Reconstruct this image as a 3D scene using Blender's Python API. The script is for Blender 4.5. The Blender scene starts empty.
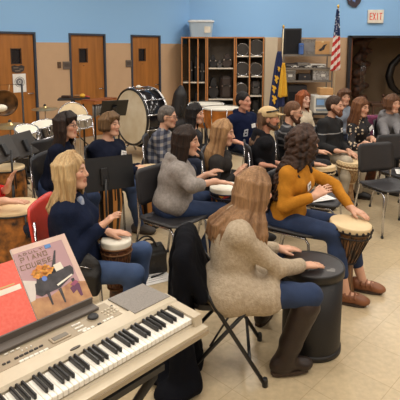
import bpy, bmesh, math, random
import numpy as np
from mathutils import Vector, Matrix, noise
random.seed(7); rng = np.random.default_rng(7)
S = bpy.context.scene; COL = S.collection
PI = math.pi
def V(*a): return Vector(a if len(a) == 3 else a[0])
# ---------------- camera model ----------------
HC = 1.82; FPX = 482.0; PPY = 115.0; TH = math.atan(66/FPX)
cd = bpy.data.cameras.new('camera'); cam = bpy.data.objects.new('camera', cd); COL.objects.link(cam)
cam.location = (0, 0, HC); cam.rotation_euler = (PI/2-TH, 0, 0)
cd.sensor_width = 36; cd.lens = FPX/400*36; cd.shift_y = -(200-PPY)/400; cd.clip_start = .05
S.camera = cam
def ray(px, py):
    x = (px-200)/FPX; y = -(py-PPY)/FPX
    return Vector((x, math.cos(TH)+y*math.sin(TH), -math.sin(TH)+y*math.cos(TH)))
def at(px, py, Y):            # point seen at a pixel at distance Y in front of the camera
    d = ray(px, py); return Vector((0, 0, HC))+d*(Y/d.y)
def atz(px, py, z=0.0):       # point seen at a pixel at height z
    d = ray(px, py); return Vector((0, 0, HC))+d*((z-HC)/d.z)
def proj(p):
    q = Vector(p)-Vector((0, 0, HC)); f = Vector((0, math.cos(TH), -math.sin(TH))); u = Vector((0, math.sin(TH), math.cos(TH)))
    w = q.dot(f); return (200+FPX*q.x/w, PPY-FPX*q.dot(u)/w)
# ---------------- materials ----------------
def srgb(c):
    f = lambda v: v/12.92 if v <= .04045 else ((v+.055)/1.055)**2.4
    return tuple(f(x/255) for x in c)+(1,)
MATS = {}
def mat(name, c, rough=.6, metal=0, var=.12, scale=8, bump=0, bscale=60, stretch=None, c2=None, attr=False, spec=.5, emit=None, alpha=None, trans=0, sheen=0, coords='Object'):
    if name in MATS: return MATS[name]
    m = bpy.data.materials.new(name); m.use_nodes = True; nt = m.node_tree; N = nt.nodes; L = nt.links
    b = N['Principled BSDF']; b.inputs['Roughness'].default_value = rough; b.inputs['Metallic'].default_value = metal
    b.inputs['Specular IOR Level'].default_value = spec
    tc = N.new('ShaderNodeTexCoord'); mp = N.new('ShaderNodeMapping'); L.new(tc.outputs[coords], mp.inputs[0])
    if stretch: mp.inputs['Scale'].default_value = stretch
    nz = N.new('ShaderNodeTexNoise'); nz.inputs['Scale'].default_value = scale; nz.inputs['Detail'].default_value = 4; L.new(mp.outputs[0], nz.inputs[0])
    a = srgb(c)
    if attr:
        at_ = N.new('ShaderNodeAttribute'); at_.attribute_name = 'Col'
        mx = N.new('ShaderNodeMix'); mx.data_type = 'RGBA'; mx.blend_type = 'MULTIPLY'; mx.inputs[0].default_value = 1
        rp = N.new('ShaderNodeValToRGB'); rp.color_ramp.elements[0].position = .3; rp.color_ramp.elements[1].position = .7
        rp.color_ramp.elements[0].color = (1-var,)*3+(1,); rp.color_ramp.elements[1].color = (1, 1, 1, 1)
        L.new(nz.outputs[0], rp.inputs[0]); L.new(at_.outputs['Color'], mx.inputs[6]); L.new(rp.outputs[0], mx.inputs[7]); L.new(mx.outputs[2], b.inputs['Base Color'])
    else:
        rp = N.new('ShaderNodeValToRGB'); rp.color_ramp.elements[0].position = .33; rp.color_ramp.elements[1].position = .67
        if c2: k0, k1 = srgb(c2), a
        else: k0 = tuple(v*(1-var) for v in a[:3])+(1,); k1 = tuple(min(1, v*(1+var*.6)) for v in a[:3])+(1,)
        rp.color_ramp.elements[0].color = k0; rp.color_ramp.elements[1].color = k1
        L.new(nz.outputs[0], rp.inputs[0]); L.new(rp.outputs[0], b.inputs['Base Color'])
    if bump:
        n2 = N.new('ShaderNodeTexNoise'); n2.inputs['Scale'].default_value = bscale; n2.inputs['Detail'].default_value = 3; L.new(mp.outputs[0], n2.inputs[0])
        bp = N.new('ShaderNodeBump'); bp.inputs['Strength'].default_value = bump; bp.inputs['Distance'].default_value = .01
        L.new(n2.outputs[0], bp.inputs['Height']); L.new(bp.outputs[0], b.inputs['Normal'])
    if emit:
        b.inputs['Emission Color'].default_value = srgb(emit[0]); b.inputs['Emission Strength'].default_value = emit[1]
    if trans: b.inputs['Transmission Weight'].default_value = trans
    if sheen: b.inputs['Sheen Weight'].default_value = sheen
    if alpha: b.inputs['Alpha'].default_value = alpha
    MATS[name] = m; return m
def wave_mat(name, c1, c2, scale, axis='X', rough=.7, pos=.5, noise=0.0, c3=None):   # stripes
    if name in MATS: return MATS[name]
    m = mat(name, c1, rough); nt = m.node_tree; N = nt.nodes; L = nt.links
    w = N.new('ShaderNodeTexWave'); w.bands_direction = axis; w.inputs['Scale'].default_value = scale; w.inputs['Distortion'].default_value = noise
    tc = [n for n in N if n.type == 'TEX_COORD'][0]; L.new(tc.outputs['Object'], w.inputs[0])
    rp = N.new('ShaderNodeValToRGB'); rp.color_ramp.interpolation = 'CONSTANT'
    rp.color_ramp.elements[0].color = srgb(c1); rp.color_ramp.elements[1].color = srgb(c2); rp.color_ramp.elements[1].position = pos
    if c3: e = rp.color_ramp.elements.new(pos+.25); e.color = srgb(c3)
    L.new(w.outputs[0], rp.inputs[0]); L.new(rp.outputs[0], N['Principled BSDF'].inputs['Base Color'])
    return m
# ---------------- objects ----------------
def tag(o, label=None, cat=None, group=None, kind=None):
    if label: o['label'] = label
    if cat: o['category'] = cat
    if group: o['group'] = group
    if kind: o['kind'] = kind
    return o
def thing(name, label, cat, loc=(0, 0, 0), rz=0, group=None, rot=None):
    o = bpy.data.objects.new(name, None); COL.objects.link(o); o.location = loc; o.rotation_euler = rot if rot else (0, 0, rz)
    o.empty_display_size = .05
    return tag(o, label, cat, group)
def kids(o): return [c for c in bpy.data.objects if c.parent == o]
def dup(root, loc, rz, label=None, group=None, rot=None):
    r = root.copy(); COL.objects.link(r); r.location = loc; r.rotation_euler = rot if rot else (0, 0, rz)
    if label: r['label'] = label
    if group: r['group'] = group
    for ch in kids(root):
        c = ch.copy(); COL.objects.link(c); c.parent = r
        for g in kids(ch):
            d = g.copy(); COL.objects.link(d); d.parent = c
    return r
def mkobj(name, me, m, parent=None, smooth=False):
    if m:
        for q in (m if isinstance(m, (list, tuple)) else [m]): me.materials.append(q)
    o = bpy.data.objects.new(name, me); COL.objects.link(o)
    if parent: o.parent = parent
    if smooth: me.polygons.foreach_set('use_smooth', [True]*len(me.polygons))
    return o
class MB:
    def __init__(s): s.v = []; s.f = []; s.sm = []; s.mi = []; s.cur = 0
    def addf(s, vs, fs, smooth=False, M=None):
        n = len(s.v)
        for p in vs: s.v.append(tuple(M @ Vector(p)) if M else tuple(p))
        for f in fs: s.f.append([i+n for i in f]); s.sm.append(smooth); s.mi.append(s.cur)
        return s
    def box(s, c, d, M=None, rz=0, bev=0.0):
        x, y, z = (q/2 for q in d)
        R = Matrix.Translation(c) @ Matrix.Rotation(rz, 4, 'Z')
        if M is not None: R = M @ R
        b = min(bev, x*.9, y*.9, z*.9)
        if b <= 0:
            vs = [(i*x, j*y, k*z) for i in (-1, 1) for j in (-1, 1) for k in (-1, 1)]
            fs = [(0, 1, 3, 2), (4, 6, 7, 5), (0, 4, 5, 1), (2, 3, 7, 6), (0, 2, 6, 4), (1, 5, 7, 3)]
            return s.addf(vs, fs, False, R)
        vs = []; 
        for i in (-1, 1):
            for j in (-1, 1):
                for k in (-1, 1):
                    vs += [(i*x, j*(y-b), k*(z-b)), (i*(x-b), j*y, k*(z-b)), (i*(x-b), j*(y-b), k*z)]
        I = lambda i, j, k, a: ((i > 0)*4+(j > 0)*2+(k > 0))*3+a
        fs = []
        for i in (-1, 1):
            fs.append([I(i, -1, -1, 0), I(i, 1, -1, 0), I(i, 1, 1, 0), I(i, -1, 1, 0)][::i])
            fs.append([I(-1, i, -1, 1), I(-1, i, 1, 1), I(1, i, 1, 1), I(1, i, -1, 1)][::i])
            fs.append([I(-1, -1, i, 2), I(1, -1, i, 2), I(1, 1, i, 2), I(-1, 1, i, 2)][::i])
            for j in (-1, 1):
                fs.append([I(i, j, -1, 0), I(i, j, -1, 1), I(i, j, 1, 1), I(i, j, 1, 0)][::-i*j])
                fs.append([I(i, -1, j, 0), I(i, 1, j, 0), I(i, 1, j, 2), I(i, -1, j, 2)][::-1*i*-j if False else (i*j)])
                fs.append([I(-1, i, j, 1), I(-1, i, j, 2), I(1, i, j, 2), I(1, i, j, 1)][::i*j])
                for k in (-1, 1): fs.append([I(i, j, k, 0), I(i, j, k, 1), I(i, j, k, 2)][::i*j*k])
        return s.addf(vs, fs, False, R)
    def lathe(s, prof, n=24, M=None, smooth=True, cap=True, arc=None):     # prof: (r, z)
        vs = []; fs = []
        for r, z in prof:
            for i in range(n): a = 2*PI*i/n; vs.append((r*math.cos(a), r*math.sin(a), z))
        for k in range(len(prof)-1):
            for i in range(n):
                j = (i+1) % n; fs.append((k*n+i, k*n+j, (k+1)*n+j, (k+1)*n+i))
        s.addf(vs, fs, smooth, M)
        if cap:
            b = len(s.v)-len(vs)
            if prof[0][0] > 1e-5: s.f.append([b+i for i in range(n)][::-1]); s.sm.append(False); s.mi.append(s.cur)
            if prof[-1][0] > 1e-5: q = b+(len(prof)-1)*n; s.f.append([q+i for i in range(n)]); s.sm.append(False); s.mi.append(s.cur)
        return s
    def tube(s, pts, r, n=8, M=None, closed=False, flat=1.0):
        P = [Vector(p) for p in pts]; m = len(P); R = r if isinstance(r, (list, tuple)) else [r]*m
        vs = []; fs = []; up = None
        for i, p in enumerate(P):
            if closed: t = (P[(i+1) % m]-P[i-1]).normalized()
            else: t = (P[min(i+1, m-1)]-P[max(i-1, 0)]).normalized()
            if up is None: up = Vector((0, 0, 1)) if abs(t.z) < .9 else Vector((1, 0, 0))
            a = t.cross(up).normalized(); b = a.cross(t).normalized(); up = b
            for k in range(n): q = 2*PI*k/n; vs.append(p+a*math.cos(q)*R[i]+b*math.sin(q)*R[i]*flat)
        for i in range(m if closed else m-1):
            for k in range(n):
                j = (i+1) % m; l = (k+1) % n; fs.append((i*n+k, i*n+l, j*n+l, j*n+k))
        if not closed: fs.append(list(range(n))[::-1]); fs.append([(m-1)*n+k for k in range(n)])
        return s.addf(vs, fs, True, M)
    def rod(s, a, b, r, n=8, M=None): return s.tube([a, b], r, n, M)
    def sphere(s, c, r, n=12, M=None, sc=(1, 1, 1)):
        prof = [(max(1e-6, math.sin(PI*i/n)), -math.cos(PI*i/n)) for i in range(n+1)]
        T = Matrix.Translation(c) @ Matrix.Diagonal((r*sc[0], r*sc[1], r*sc[2], 1))
        return s.lathe(prof, 2*n, (M @ T) if M else T, cap=False)
    def prism(s, poly, z0, z1, M=None, smooth=False):      # polygon in xy, thickness z
        n = len(poly); vs = [(x, y, z0) for x, y in poly]+[(x, y, z1) for x, y in poly]
        fs = [list(range(n))[::-1], [n+i for i in range(n)]]+[(i, (i+1) % n, n+(i+1) % n, n+i) for i in range(n)]
        return s.addf(vs, fs, smooth, M)
    def build(s, name, m, parent=None, **kw):
        me = bpy.data.meshes.new(name); me.from_pydata(s.v, [], s.f); me.update()
        bm = bmesh.new(); bm.from_mesh(me); bmesh.ops.recalc_face_normals(bm, faces=bm.faces); bm.to_mesh(me); bm.free()
        me.polygons.foreach_set('use_smooth', s.sm); 
        o = mkobj(name, me, m, parent)
        if any(s.mi): me.polygons.foreach_set('material_index', s.mi)
        if kw: tag(o, **kw)
        return o
# ---------------- signed-distance modelling ----------------
def fr(fwd, up=(0, 0, 1)):     # columns: forward, left, up
    f = Vector(fwd).normalized(); u = Vector(up); l = u.cross(f).normalized(); u = f.cross(l)
    return np.array([list(f), list(l), list(u)])     # rows are axes
class SDF:
    def __init__(s): s.p = []
    def cap(s, a, b, ra, rb=None, k=.02, sub=False):
        s.p.append(('c', np.array(a, float), np.array(b, float), ra, ra if rb is None else rb, k, sub)); return s
    def chain(s, pts, rs, k=.02):
        for i in range(len(pts)-1): s.cap(pts[i], pts[i+1], rs[i], rs[i+1], k)
        return s
    def ell(s, c, r, F=None, k=.02, sub=False):
        s.p.append(('e', np.array(c, float), np.array(r, float), np.eye(3) if F is None else F, 0, k, sub)); return s
    def boxp(s, c, r, F=None, rd=.01, k=.005, sub=False):
        s.p.append(('b', np.array(c, float), np.array(r, float), np.eye(3) if F is None else F, rd, k, sub)); return s
    def copy(s): n = SDF(); n.p = list(s.p); return n
    def mesh(s, h, disp=None, cut=None):
        lo = np.full(3, 1e9); hi = np.full(3, -1e9); bbs = []
        for t in s.p:
            if t[0] == 'c': r = max(t[3], t[4]); a = np.minimum(t[1], t[2])-r; b = np.maximum(t[1], t[2])+r
            else:
                e = np.abs(t[3]).T @ (t[2]+(t[4] if t[0] == 'b' else 0)) ; a = t[1]-e; b = t[1]+e
            bbs.append((a, b))
            if not t[6]: lo = np.minimum(lo, a); hi = np.maximum(hi, b)
        lo = lo-3*h; hi = hi+3*h; n = np.ceil((hi-lo)/h).astype(int)+1
        A = np.full(n, 1.0, np.float32)
        ax = [lo[i]+h*np.arange(n[i]) for i in range(3)]
        for t, (a, b) in zip(s.p, bbs):
            m = t[5]+2*h
            i0 = np.maximum(0, np.floor((a-m-lo)/h).astype(int)); i1 = np.minimum(n, np.ceil((b+m-lo)/h).astype(int)+1)
            if (i1 <= i0).any(): continue
            sl = tuple(slice(i0[i], i1[i]) for i in range(3))
            X = (ax[0][sl[0]][:, None, None], ax[1][sl[1]][None, :, None], ax[2][sl[2]][None, None, :])
            if t[0] == 'c':
                d = t[2]-t[1]; L2 = max(1e-12, float(d @ d)); q = [X[i]-t[1][i] for i in range(3)]
                u = np.clip((q[0]*d[0]+q[1]*d[1]+q[2]*d[2])/L2, 0, 1)
                D = np.sqrt((q[0]-u*d[0])**2+(q[1]-u*d[1])**2+(q[2]-u*d[2])**2)-(t[3]+(t[4]-t[3])*u)
            else:
                q = [X[i]-t[1][i] for i in range(3)]; F = t[3]; w = [q[0]*F[j, 0]+q[1]*F[j, 1]+q[2]*F[j, 2] for j in range(3)]
                if t[0] == 'e':
                    k0 = np.sqrt(sum((w[j]/t[2][j])**2 for j in range(3)))+1e-9; k1 = np.sqrt(sum((w[j]/t[2][j]**2)**2 for j in range(3)))+1e-9
                    D = k0*(k0-1)/k1
                else:
                    g = [np.abs(w[j])-(t[2][j]) for j in range(3)]
                    D = np.sqrt(sum(np.maximum(e, 0)**2 for e in g))+np.minimum(np.maximum(g[0], np.maximum(g[1], g[2])), 0)-t[4]
            k = max(t[5], 1e-5); B = A[sl]
            if t[6]:
                D = -D; hh = np.maximum(k-np.abs(B-D), 0)/k; A[sl] = np.maximum(B, D)+hh*hh*k*.25
            else:
                hh = np.maximum(k-np.abs(B-D), 0)/k; A[sl] = np.minimum(B, D)-hh*hh*k*.25
        for pl in (cut or []):       # planes (point, normal): keep the side the normal points away from
            p, nn = pl; A = np.maximum(A, ((ax[0][:, None, None]-p[0])*nn[0]+(ax[1][None, :, None]-p[1])*nn[1]+(ax[2][None, None, :]-p[2])*nn[2]).astype(np.float32))
        return nets(A, lo, h, disp)
def nets(A, lo, h, disp=None):
    s = A < 0; nx, ny, nz = A.shape
    cnt = np.zeros((nx-1, ny-1, nz-1), np.int8)
    for i in (0, 1):
        for j in (0, 1):
            for k in (0, 1): cnt += s[i:nx-1+i, j:ny-1+j, k:nz-1+k]
    act = (cnt > 0) & (cnt < 8); C = np.argwhere(act)
    idx = np.full(cnt.shape, -1, np.int32); idx[act] = np.arange(len(C))
    P = np.zeros((len(C), 3)); W = np.zeros(len(C))
    cs = [(i, j, k) for i in (0, 1) for j in (0, 1) for k in (0, 1)]
    val = {c: A[C[:, 0]+c[0], C[:, 1]+c[1], C[:, 2]+c[2]] for c in cs}
    for c in cs:
        for a in range(3):
            if c[a]: continue
            e = list(c); e[a] = 1; e = tuple(e); d0, d1 = val[c], val[e]; m = (d0 < 0) != (d1 < 0)
            t = np.where(m, d0/np.where(m, d0-d1, 1), 0)
            q = np.tile(np.array(c, float), (len(C), 1)); q[:, a] += t; P[m] += q[m]; W[m] += 1
    P = lo+h*(C+P/np.maximum(W, 1)[:, None])
    F = []
    for a in range(3):
        b, c = (a+1) % 3, (a+2) % 3
        s0 = [slice(None)]*3; s1 = [slice(None)]*3; s0[a] = slice(0, -1); s1[a] = slice(1, None)
        ch = s[tuple(s0)] != s[tuple(s1)]; E = np.argwhere(ch); E = E[(E[:, b] > 0) & (E[:, c] > 0) & (E[:, b] < A.shape[b]-1) & (E[:, c] < A.shape[c]-1)]
        if not len(E): continue
        ins = s[E[:, 0], E[:, 1], E[:, 2]]
        def ci(db, dc):
            G = E.copy(); G[:, b] -= db; G[:, c] -= dc; return idx[G[:, 0], G[:, 1], G[:, 2]]
        q = np.stack([ci(1, 1), ci(0, 1), ci(0, 0), ci(1, 0)], 1); q[~ins] = q[~ins][:, ::-1]; F.append(q)
    F = np.concatenate(F); F = F[(F >= 0).all(1)]
    if disp is not None:
        N = np.zeros_like(P); g = np.cross(P[F[:, 2]]-P[F[:, 0]], P[F[:, 3]]-P[F[:, 1]])
        for k in range(4): np.add.at(N, F[:, k], g)
        N /= (np.linalg.norm(N, axis=1)[:, None]+1e-12); P = P+N*disp(P)[:, None]
    return P, F
def build_sdf(name, PF, m, parent, off=(0, 0, 0), col=None, **kw):
    P, F = PF; me = bpy.data.meshes.new(name); P2 = P-np.array(off)
    me.vertices.add(len(P)); me.vertices.foreach_set('co', P2.astype(np.float32).ravel())
    me.loops.add(F.size); me.loops.foreach_set('vertex_index', F.astype(np.int32).ravel())
    me.polygons.add(len(F)); me.polygons.foreach_set('loop_start', np.arange(0, F.size, 4, dtype=np.int32)); me.polygons.foreach_set('loop_total', np.full(len(F), 4, np.int32))
    me.update(calc_edges=True); me.polygons.foreach_set('use_smooth', np.ones(len(F), bool))
    if col is not None:
        c = col(P); a = me.color_attributes.new('Col', 'FLOAT_COLOR', 'POINT'); a.data.foreach_set('color', np.concatenate([c, np.ones((len(c), 1))], 1).astype(np.float32).ravel())
    o = mkobj(name, me, m, parent)
    if kw: tag(o, **kw)
    return o
def wob(P, f=9.0, s=0.0):      # cheap smooth noise in -1..1
    x, y, z = P[:, 0]*f+s, P[:, 1]*f+1.7*s, P[:, 2]*f-s
    a = np.sin(x+1.3*np.sin(y*1.1+s)+.7*np.sin(z*1.7))*np.cos(y*.9+1.1*np.sin(z+.5*x))
    b = np.sin(z*1.3+1.5*np.sin(x*.8+y*.6))
    return .5*(a+b)
# ======================= PEOPLE =======================
def vn(v): return Vector(v).normalized()
def ik(a, b, l1, l2, pole, who=''):
    a, b = Vector(a), Vector(b); d = b-a; L = d.length
    if L > (l1+l2)*.999:
        if L > (l1+l2)*1.04: print('STRETCH', who, round(L, 3), '>', round(l1+l2, 3))
        return a+d*(l1/(l1+l2))
    n = d.normalized(); x = (l1*l1-l2*l2+L*L)/(2*L); y = math.sqrt(max(0, l1*l1-x*x))
    p = Vector(pole); p = (p-n*p.dot(n)).normalized(); return a+n*x+p*y
def hand_sdf(B, w, d, n, thumb, curl=.35, sc=1.0, spread=.12, h=.006):
    """palm and five fingers: w wrist, d finger direction, n palm normal (towards what it touches), thumb side vector"""
    d = vn(d); n = vn(Vector(n)-d*Vector(n).dot(d)); t = d.cross(n)
    if t.dot(Vector(thumb)) < 0: t = -t
    k0 = .012*sc; fr_ = max(.0082*sc, h*.95)
    offs = (.029, .0095, -.0105, -.029); lens = (.07, .079, .073, .057)
    B.cap(w-d*.02, w+d*.015, .0235*sc, .024*sc, .02)
    for o, ln in zip(offs, lens):
        kn = w+(d*.088+t*o)*sc; B.cap(w+(d*.012+t*o*.55)*sc, kn, .0135*sc, .0125*sc, k0)
    for i, (o, ln) in enumerate(zip(offs, lens)):
        kn = w+(d*.088+t*o)*sc; dd = vn(d+t*o*spread*30*.25); c = curl*(1+.12*i)
        p = kn; a = c*.55; L = ln*sc
        for q, (fq, rr) in enumerate(((.45, .95), (.3, .88), (.25, .78))):
            di = dd*math.cos(a)+n*math.sin(a); e = p+di*L*fq; B.cap(p, e, fr_*rr*(1.06 if q == 0 else 1), fr_*rr*.93, .003); p = e; a += c*.8
    b = w+(d*.03+t*.024+n*.006)*sc; m = b+(d*.035+t*.028+n*.006)*sc; e = m+(d*.032+t*.008+n*.006)*sc
    B.cap(w+(d*.015+t*.012)*sc, b, .015*sc, .0145*sc, .012); B.cap(b, m, .0135*sc, .011*sc, .008); B.cap(m, e, .0105*sc, .0085*sc, .004)
PEOPLE = {}
def skin_mat(): return mat('skin', (255, 255, 255), .5, var=.1, scale=14, attr=True, spec=.4)
def person(key, label, H, head, fy, hy=None, hp=0, tilt=0, hands=None, feet=None, s=1.0, female=True, h=.009,
           shirt=None, sleeve=1.0, hem=.02, bulk=1.0, pants=None, skirt=0, shoes=None, boots=False, hair=('long', .3), haircol=((90, 60, 40), (60, 40, 25)),
           skin=(214, 165, 138), hood=False, collar=False, beard=None, glasses=False, nametag=None, poleL=None, poleR=None, cap=None, shirtcol=None, knees=None, hairkw=None, openface=True, bare=0.0, flare=0, under=None, nf=.038, nu=.157):
    H = Vector(H); c = Vector(head); hy = fy if hy is None else hy
    a = math.radians(fy); F0 = Vector((math.cos(a), math.sin(a), 0))
    ah = math.radians(hy); p = math.radians(hp)
    hf = Vector((math.cos(ah)*math.cos(p), math.sin(ah)*math.cos(p), math.sin(p)))
    hl = Vector((0, 0, 1)).cross(hf).normalized(); hu = hf.cross(hl)
    if tilt: R = Matrix.Rotation(math.radians(tilt), 3, hf); hl = R @ hl; hu = R @ hu
    N = c-hu*nu*s-hf*nf*s; U = (N-H); T = U.length; U.normalize()
    if not .42*s < T < .62*s: print('TORSO', key, round(T, 3))
    F = (F0-U*F0.dot(U)).normalized(); L = U.cross(F)
    Ft = np.array([list(F), list(L), list(U)]); Fh = np.array([list(hf), list(hl), list(hu)])
    w = (.155 if female else .178)*s; tr = T/.52
    root = thing('person', label, 'person', (H.x, H.y, 0)); off = (H.x, H.y, 0)
    SL = N+L*w-U*.07; SR = N-L*w-U*.07
    B = SDF(); C = SDF(); Pn = SDF(); bk = bulk
    # torso under the clothes
    B.ell(H+U*.02, (.10, .13, .11), Ft, .03).cap(H+U*.05, H+U*(T*.55), .095, .10, .04).ell(H+U*T*.68, (.085, .12*s, .15), Ft, .04)
    B.cap(SL-L*.03, SR+L*.03, .045, .045, .04).cap(N-U*.08, c-hu*.05*s-hf*.03*s, .05*s, .048*s, .03)
    # shirt
    rw = (.118 if female else .135)*bk
    C.ell(H+U*.03+F*.01, (.135*bk, .175*bk, .125), Ft, .04)
    C.cap(H+U*.05+F*.015, H+U*(T*.5), rw*1.05, rw, .05).ell(H+U*T*.48, (.12*bk, .145*bk, .16*tr), Ft, .04)
    C.ell(H+U*T*.70, (.112*bk, (.152 if female else .168)*bk, .17*tr), Ft, .05)
    if female:
        for q in (-1, 1): C.ell(H+U*T*.66+F*.085*bk+L*q*.065, (.06, .062, .065), Ft, .05)
    C.cap(SL-L*.02, SR+L*.02, .05*bk, .05*bk, .05)
    C.cap(N+L*.045-U*.028, SL, .035, .045*bk, .03).cap(N-L*.045-U*.028, SR, .035, .045*bk, .03)
    C.cap(N-U*.06-F*.005, N-U*.015-F*.006, .07, .06, .02)
    if collar:
        for q in (-1, 1): C.cap(N+L*q*.05+F*.01+U*.012, N+L*q*.035+F*.075-U*.045, .014, .011, .008)
    if hood:
        for q in range(7):
            b0 = PI*(.12+.76*q/6)+PI/2; b1 = PI*(.12+.76*(q+1)/6)+PI/2
            if q == 6: break
            g = lambda b, : N+F*math.cos(b)*.085+L*math.sin(b)*.085+U*(.012+.01*math.cos(b))-F*.01
            C.cap(g(b0), g(b1), .034, .034, .02)
        C.ell(N-F*.095-U*.06, (.045, .08, .07), Ft, .03)
    # arms
    hands = hands or {}
    for side, q, Sh in (('L', 1, SL), ('R', -1, SR)):
        hd = hands.get(side) or dict(w=H+F*.34+L*q*.1+Vector((0, 0, .1)), d=F-L*q*.4, n=(0, 0, -1))
        W = Vector(hd['w']); pole = hd.get('pole', L*q*.3-Vector((0, 0, 1))*1.0-F*.25)
        E = ik(Sh, W, .285*s, .25*s, pole, key+side) if 'e' not in hd else Vector(hd['e'])
        dr = Vector(hd['d']); 
        B.cap(Sh, E, .042*s, .036*s, .02).cap(E, W, .037*s, .0235*s, .015)
        thumb = hd.get('t', -L*q)
        hand_sdf(B, W, dr, hd['n'], thumb, hd.get('curl', .35), (1.0 if female else 1.1)*s*hd.get('sc', 1), h=h)
        r0, r1, r2 = .0485*bk*s, .05*bk*s, (.036+.008*(bk-1)*4)*s
        if sleeve > 0:
            C.cap(Sh-U*.008-L*q*.008, E, r0, r1, .055)
            e2 = E+(W-E)*sleeve; rr = r1+(r2-r1)*sleeve
            C.cap(E, e2, r1, rr, .02)
            if sleeve < .9 or hood: C.cap(e2-(W-E)*.09, e2, rr*1.03, rr*1.03, .01)
        else: C.cap(Sh, Sh+(E-Sh)*.45, r0, r1, .03)
    # legs
    HJ = [H+L*q*.085-U*.02+F*.01 for q in (1, -1)]; kn = []
    for i, (q, ft) in enumerate(zip((1, -1), feet)):
        A = Vector(ft[0]); ya = math.radians(ft[1]); fd = Vector((math.cos(ya), math.sin(ya), 0))
        K = ik(HJ[i], A, .44*s, .42*s, F0*1.0+Vector((0, 0, .9))+L*q*.15, key+'leg') if not knees else Vector(knees[i]); kn.append(K)
        B.cap(HJ[i], K, .07, .05, .03).cap(K, A, .048, .034, .02).ell(A+fd*.05-Vector((0, 0, .045)), (.11, .038, .035), fr(fd), .02)
        Ae = K+(A-K)*(1-bare)
        Pn.cap(HJ[i], K, .09*s*(1+flare*.3), .064*s, .04).cap(K, K+(Ae-K)*.45, .063*s, (.052 if boots else .06)*s, .03).cap(K+(Ae-K)*.45, Ae, (.045 if boots else .06)*s, (.04 if boots else .05+flare*.03)*s, .02)
    Pn.ell(H-U*.01-F*.02, (.14, .165, .12), Ft, .05)
    seatcut = None
    if skirt:
        for i in (0, 1): C.cap(HJ[i], HJ[i]+(kn[i]-HJ[i])*skirt, .115, .105, .05)
        C.ell(H-F*.03-Vector((0, 0, .02)), (.15, .19, .12), Ft, .05)
    # head
    hh = lambda f=0, l=0, u=0: c+(hf*f+hl*l+hu*u)*s
    B.ell(hh(-.012, 0, .032), (.094*s, .075*s, .088*s), Fh, .02).ell(hh(.028, 0, -.035), (.06*s, .056*s, .078*s), Fh, .03)
    B.cap(hh(.07, .012, -.093), hh(.07, -.012, -.093), .018*s, None, .022).cap(hh(.0, .045, -.06), hh(.06, .022, -.092), .018*s, None, .02).cap(hh(.0, -.045, -.06), hh(.06, -.022, -.092), .018*s, None, .02)
    for q in (1, -1):
        B.ell(hh(.062, q*.04, -.015), (.022*s, .022*s, .022*s), Fh, .02)
        B.ell(hh(-.008, q*.077, -.004), (.02*s, .009*s, .032*s), Fh, .006)
        B.cap(hh(.079, q*.012, .03), hh(.068, q*.045, .03), .010*s, .009*s, .012)
        B.ell(hh(.092, q*.031, .008), (.016*s, .017*s, .013*s), Fh, .012, sub=True)
        B.ell(hh(.086, q*.01, -.03), (.014*s, .011*s, .010*s), Fh, .008)
    B.cap(hh(.084, 0, .018), hh(.104, 0, -.022), .0085*s, .0115*s, .012)
    B.ell(hh(.084, 0, -.052), (.012*s, .023*s, .0075*s), Fh, .006).ell(hh(.082, 0, -.066), (.012*s, .02*s, .008*s), Fh, .006)
    sk = np.array(srgb(skin)[:3]); lip = np.array(srgb((int(skin[0]*.86), int(skin[1]*.74), int(skin[2]*.74)))[:3]); hc1 = np.array(srgb(haircol[0])[:3]); hc2 = np.array(srgb(haircol[1])[:3])
    cn = np.array(c)
    def bcol(P):
        q = (P-cn) @ Fh.T / s; out = np.tile(sk, (len(P), 1))
        lipm = (np.abs(q[:, 1]) < .024) & (np.abs(q[:, 2]+.058) < .0125) & (q[:, 0] > .08)
        out[lipm] = lip
        ch = (np.abs(np.abs(q[:, 1])-.042) < .02) & (np.abs(q[:, 2]+.02) < .02) & (q[:, 0] > .05)
        out[ch] = out[ch]*np.array([1.0, .85, .83])
        br = (np.abs(np.abs(q[:, 1])-.031) < .02) & (np.abs(q[:, 2]-.031) < .0055) & (q[:, 0] > .06)
        out[br] = hc2*.5+sk*.2
        ey = (np.abs(np.abs(q[:, 1])-.031) < .014) & (np.abs(q[:, 2]-.007) < .004) & (q[:, 0] > .06)
        out[ey] = (.05, .035, .03)
        return out
    for q in (1, -1): B.ell(hh(.071, q*.031, .007), (.0145*s, .015*s, .0125*s), Fh, .002)
    build_sdf('body', B.mesh(h), skin_mat(), root, off, bcol)
    cut = []
    if under:      # bare or undershirt V at the neck
        C.ell(N+F*.075+U*.0, (.05, .035, .07), Ft, .01, sub=True)
    amp = .006*bk
    build_sdf('shirt' if not hood else 'hooded_sweatshirt', C.mesh(h, lambda P: amp*wob(P, 16, fy)+.5*amp*wob(P, 37, fy)), shirt, root, off, shirtcol)
    if female and shirt.name.startswith('cardigan'): pass
    build_sdf('trousers', Pn.mesh(h, lambda P: .004*wob(P, 20, 1)+.002*wob(P, 45, 2)), pants, root, off)
    # shoes
    for i, ft in enumerate(feet):
        A = Vector(ft[0]); ya = math.radians(ft[1]); fd = Vector((math.cos(ya), math.sin(ya), 0)); K = kn[i]; G = SDF(); lz = Vector((0, 0, 1)).cross(fd); g = Vector((A.x, A.y, 0)); lift = A.z-.09*s
        g.z = lift
        G.ell(g+fd*.03+Vector((0, 0, .045)), (.115*s, .042*s, .045*s), fr(fd), .02).ell(g+fd*.115+Vector((0, 0, .035)), (.06*s, .045*s, .034*s), fr(fd), .02).ell(g-fd*.04+Vector((0, 0, .05)), (.045*s, .037*s, .05*s), fr(fd), .02)
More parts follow.
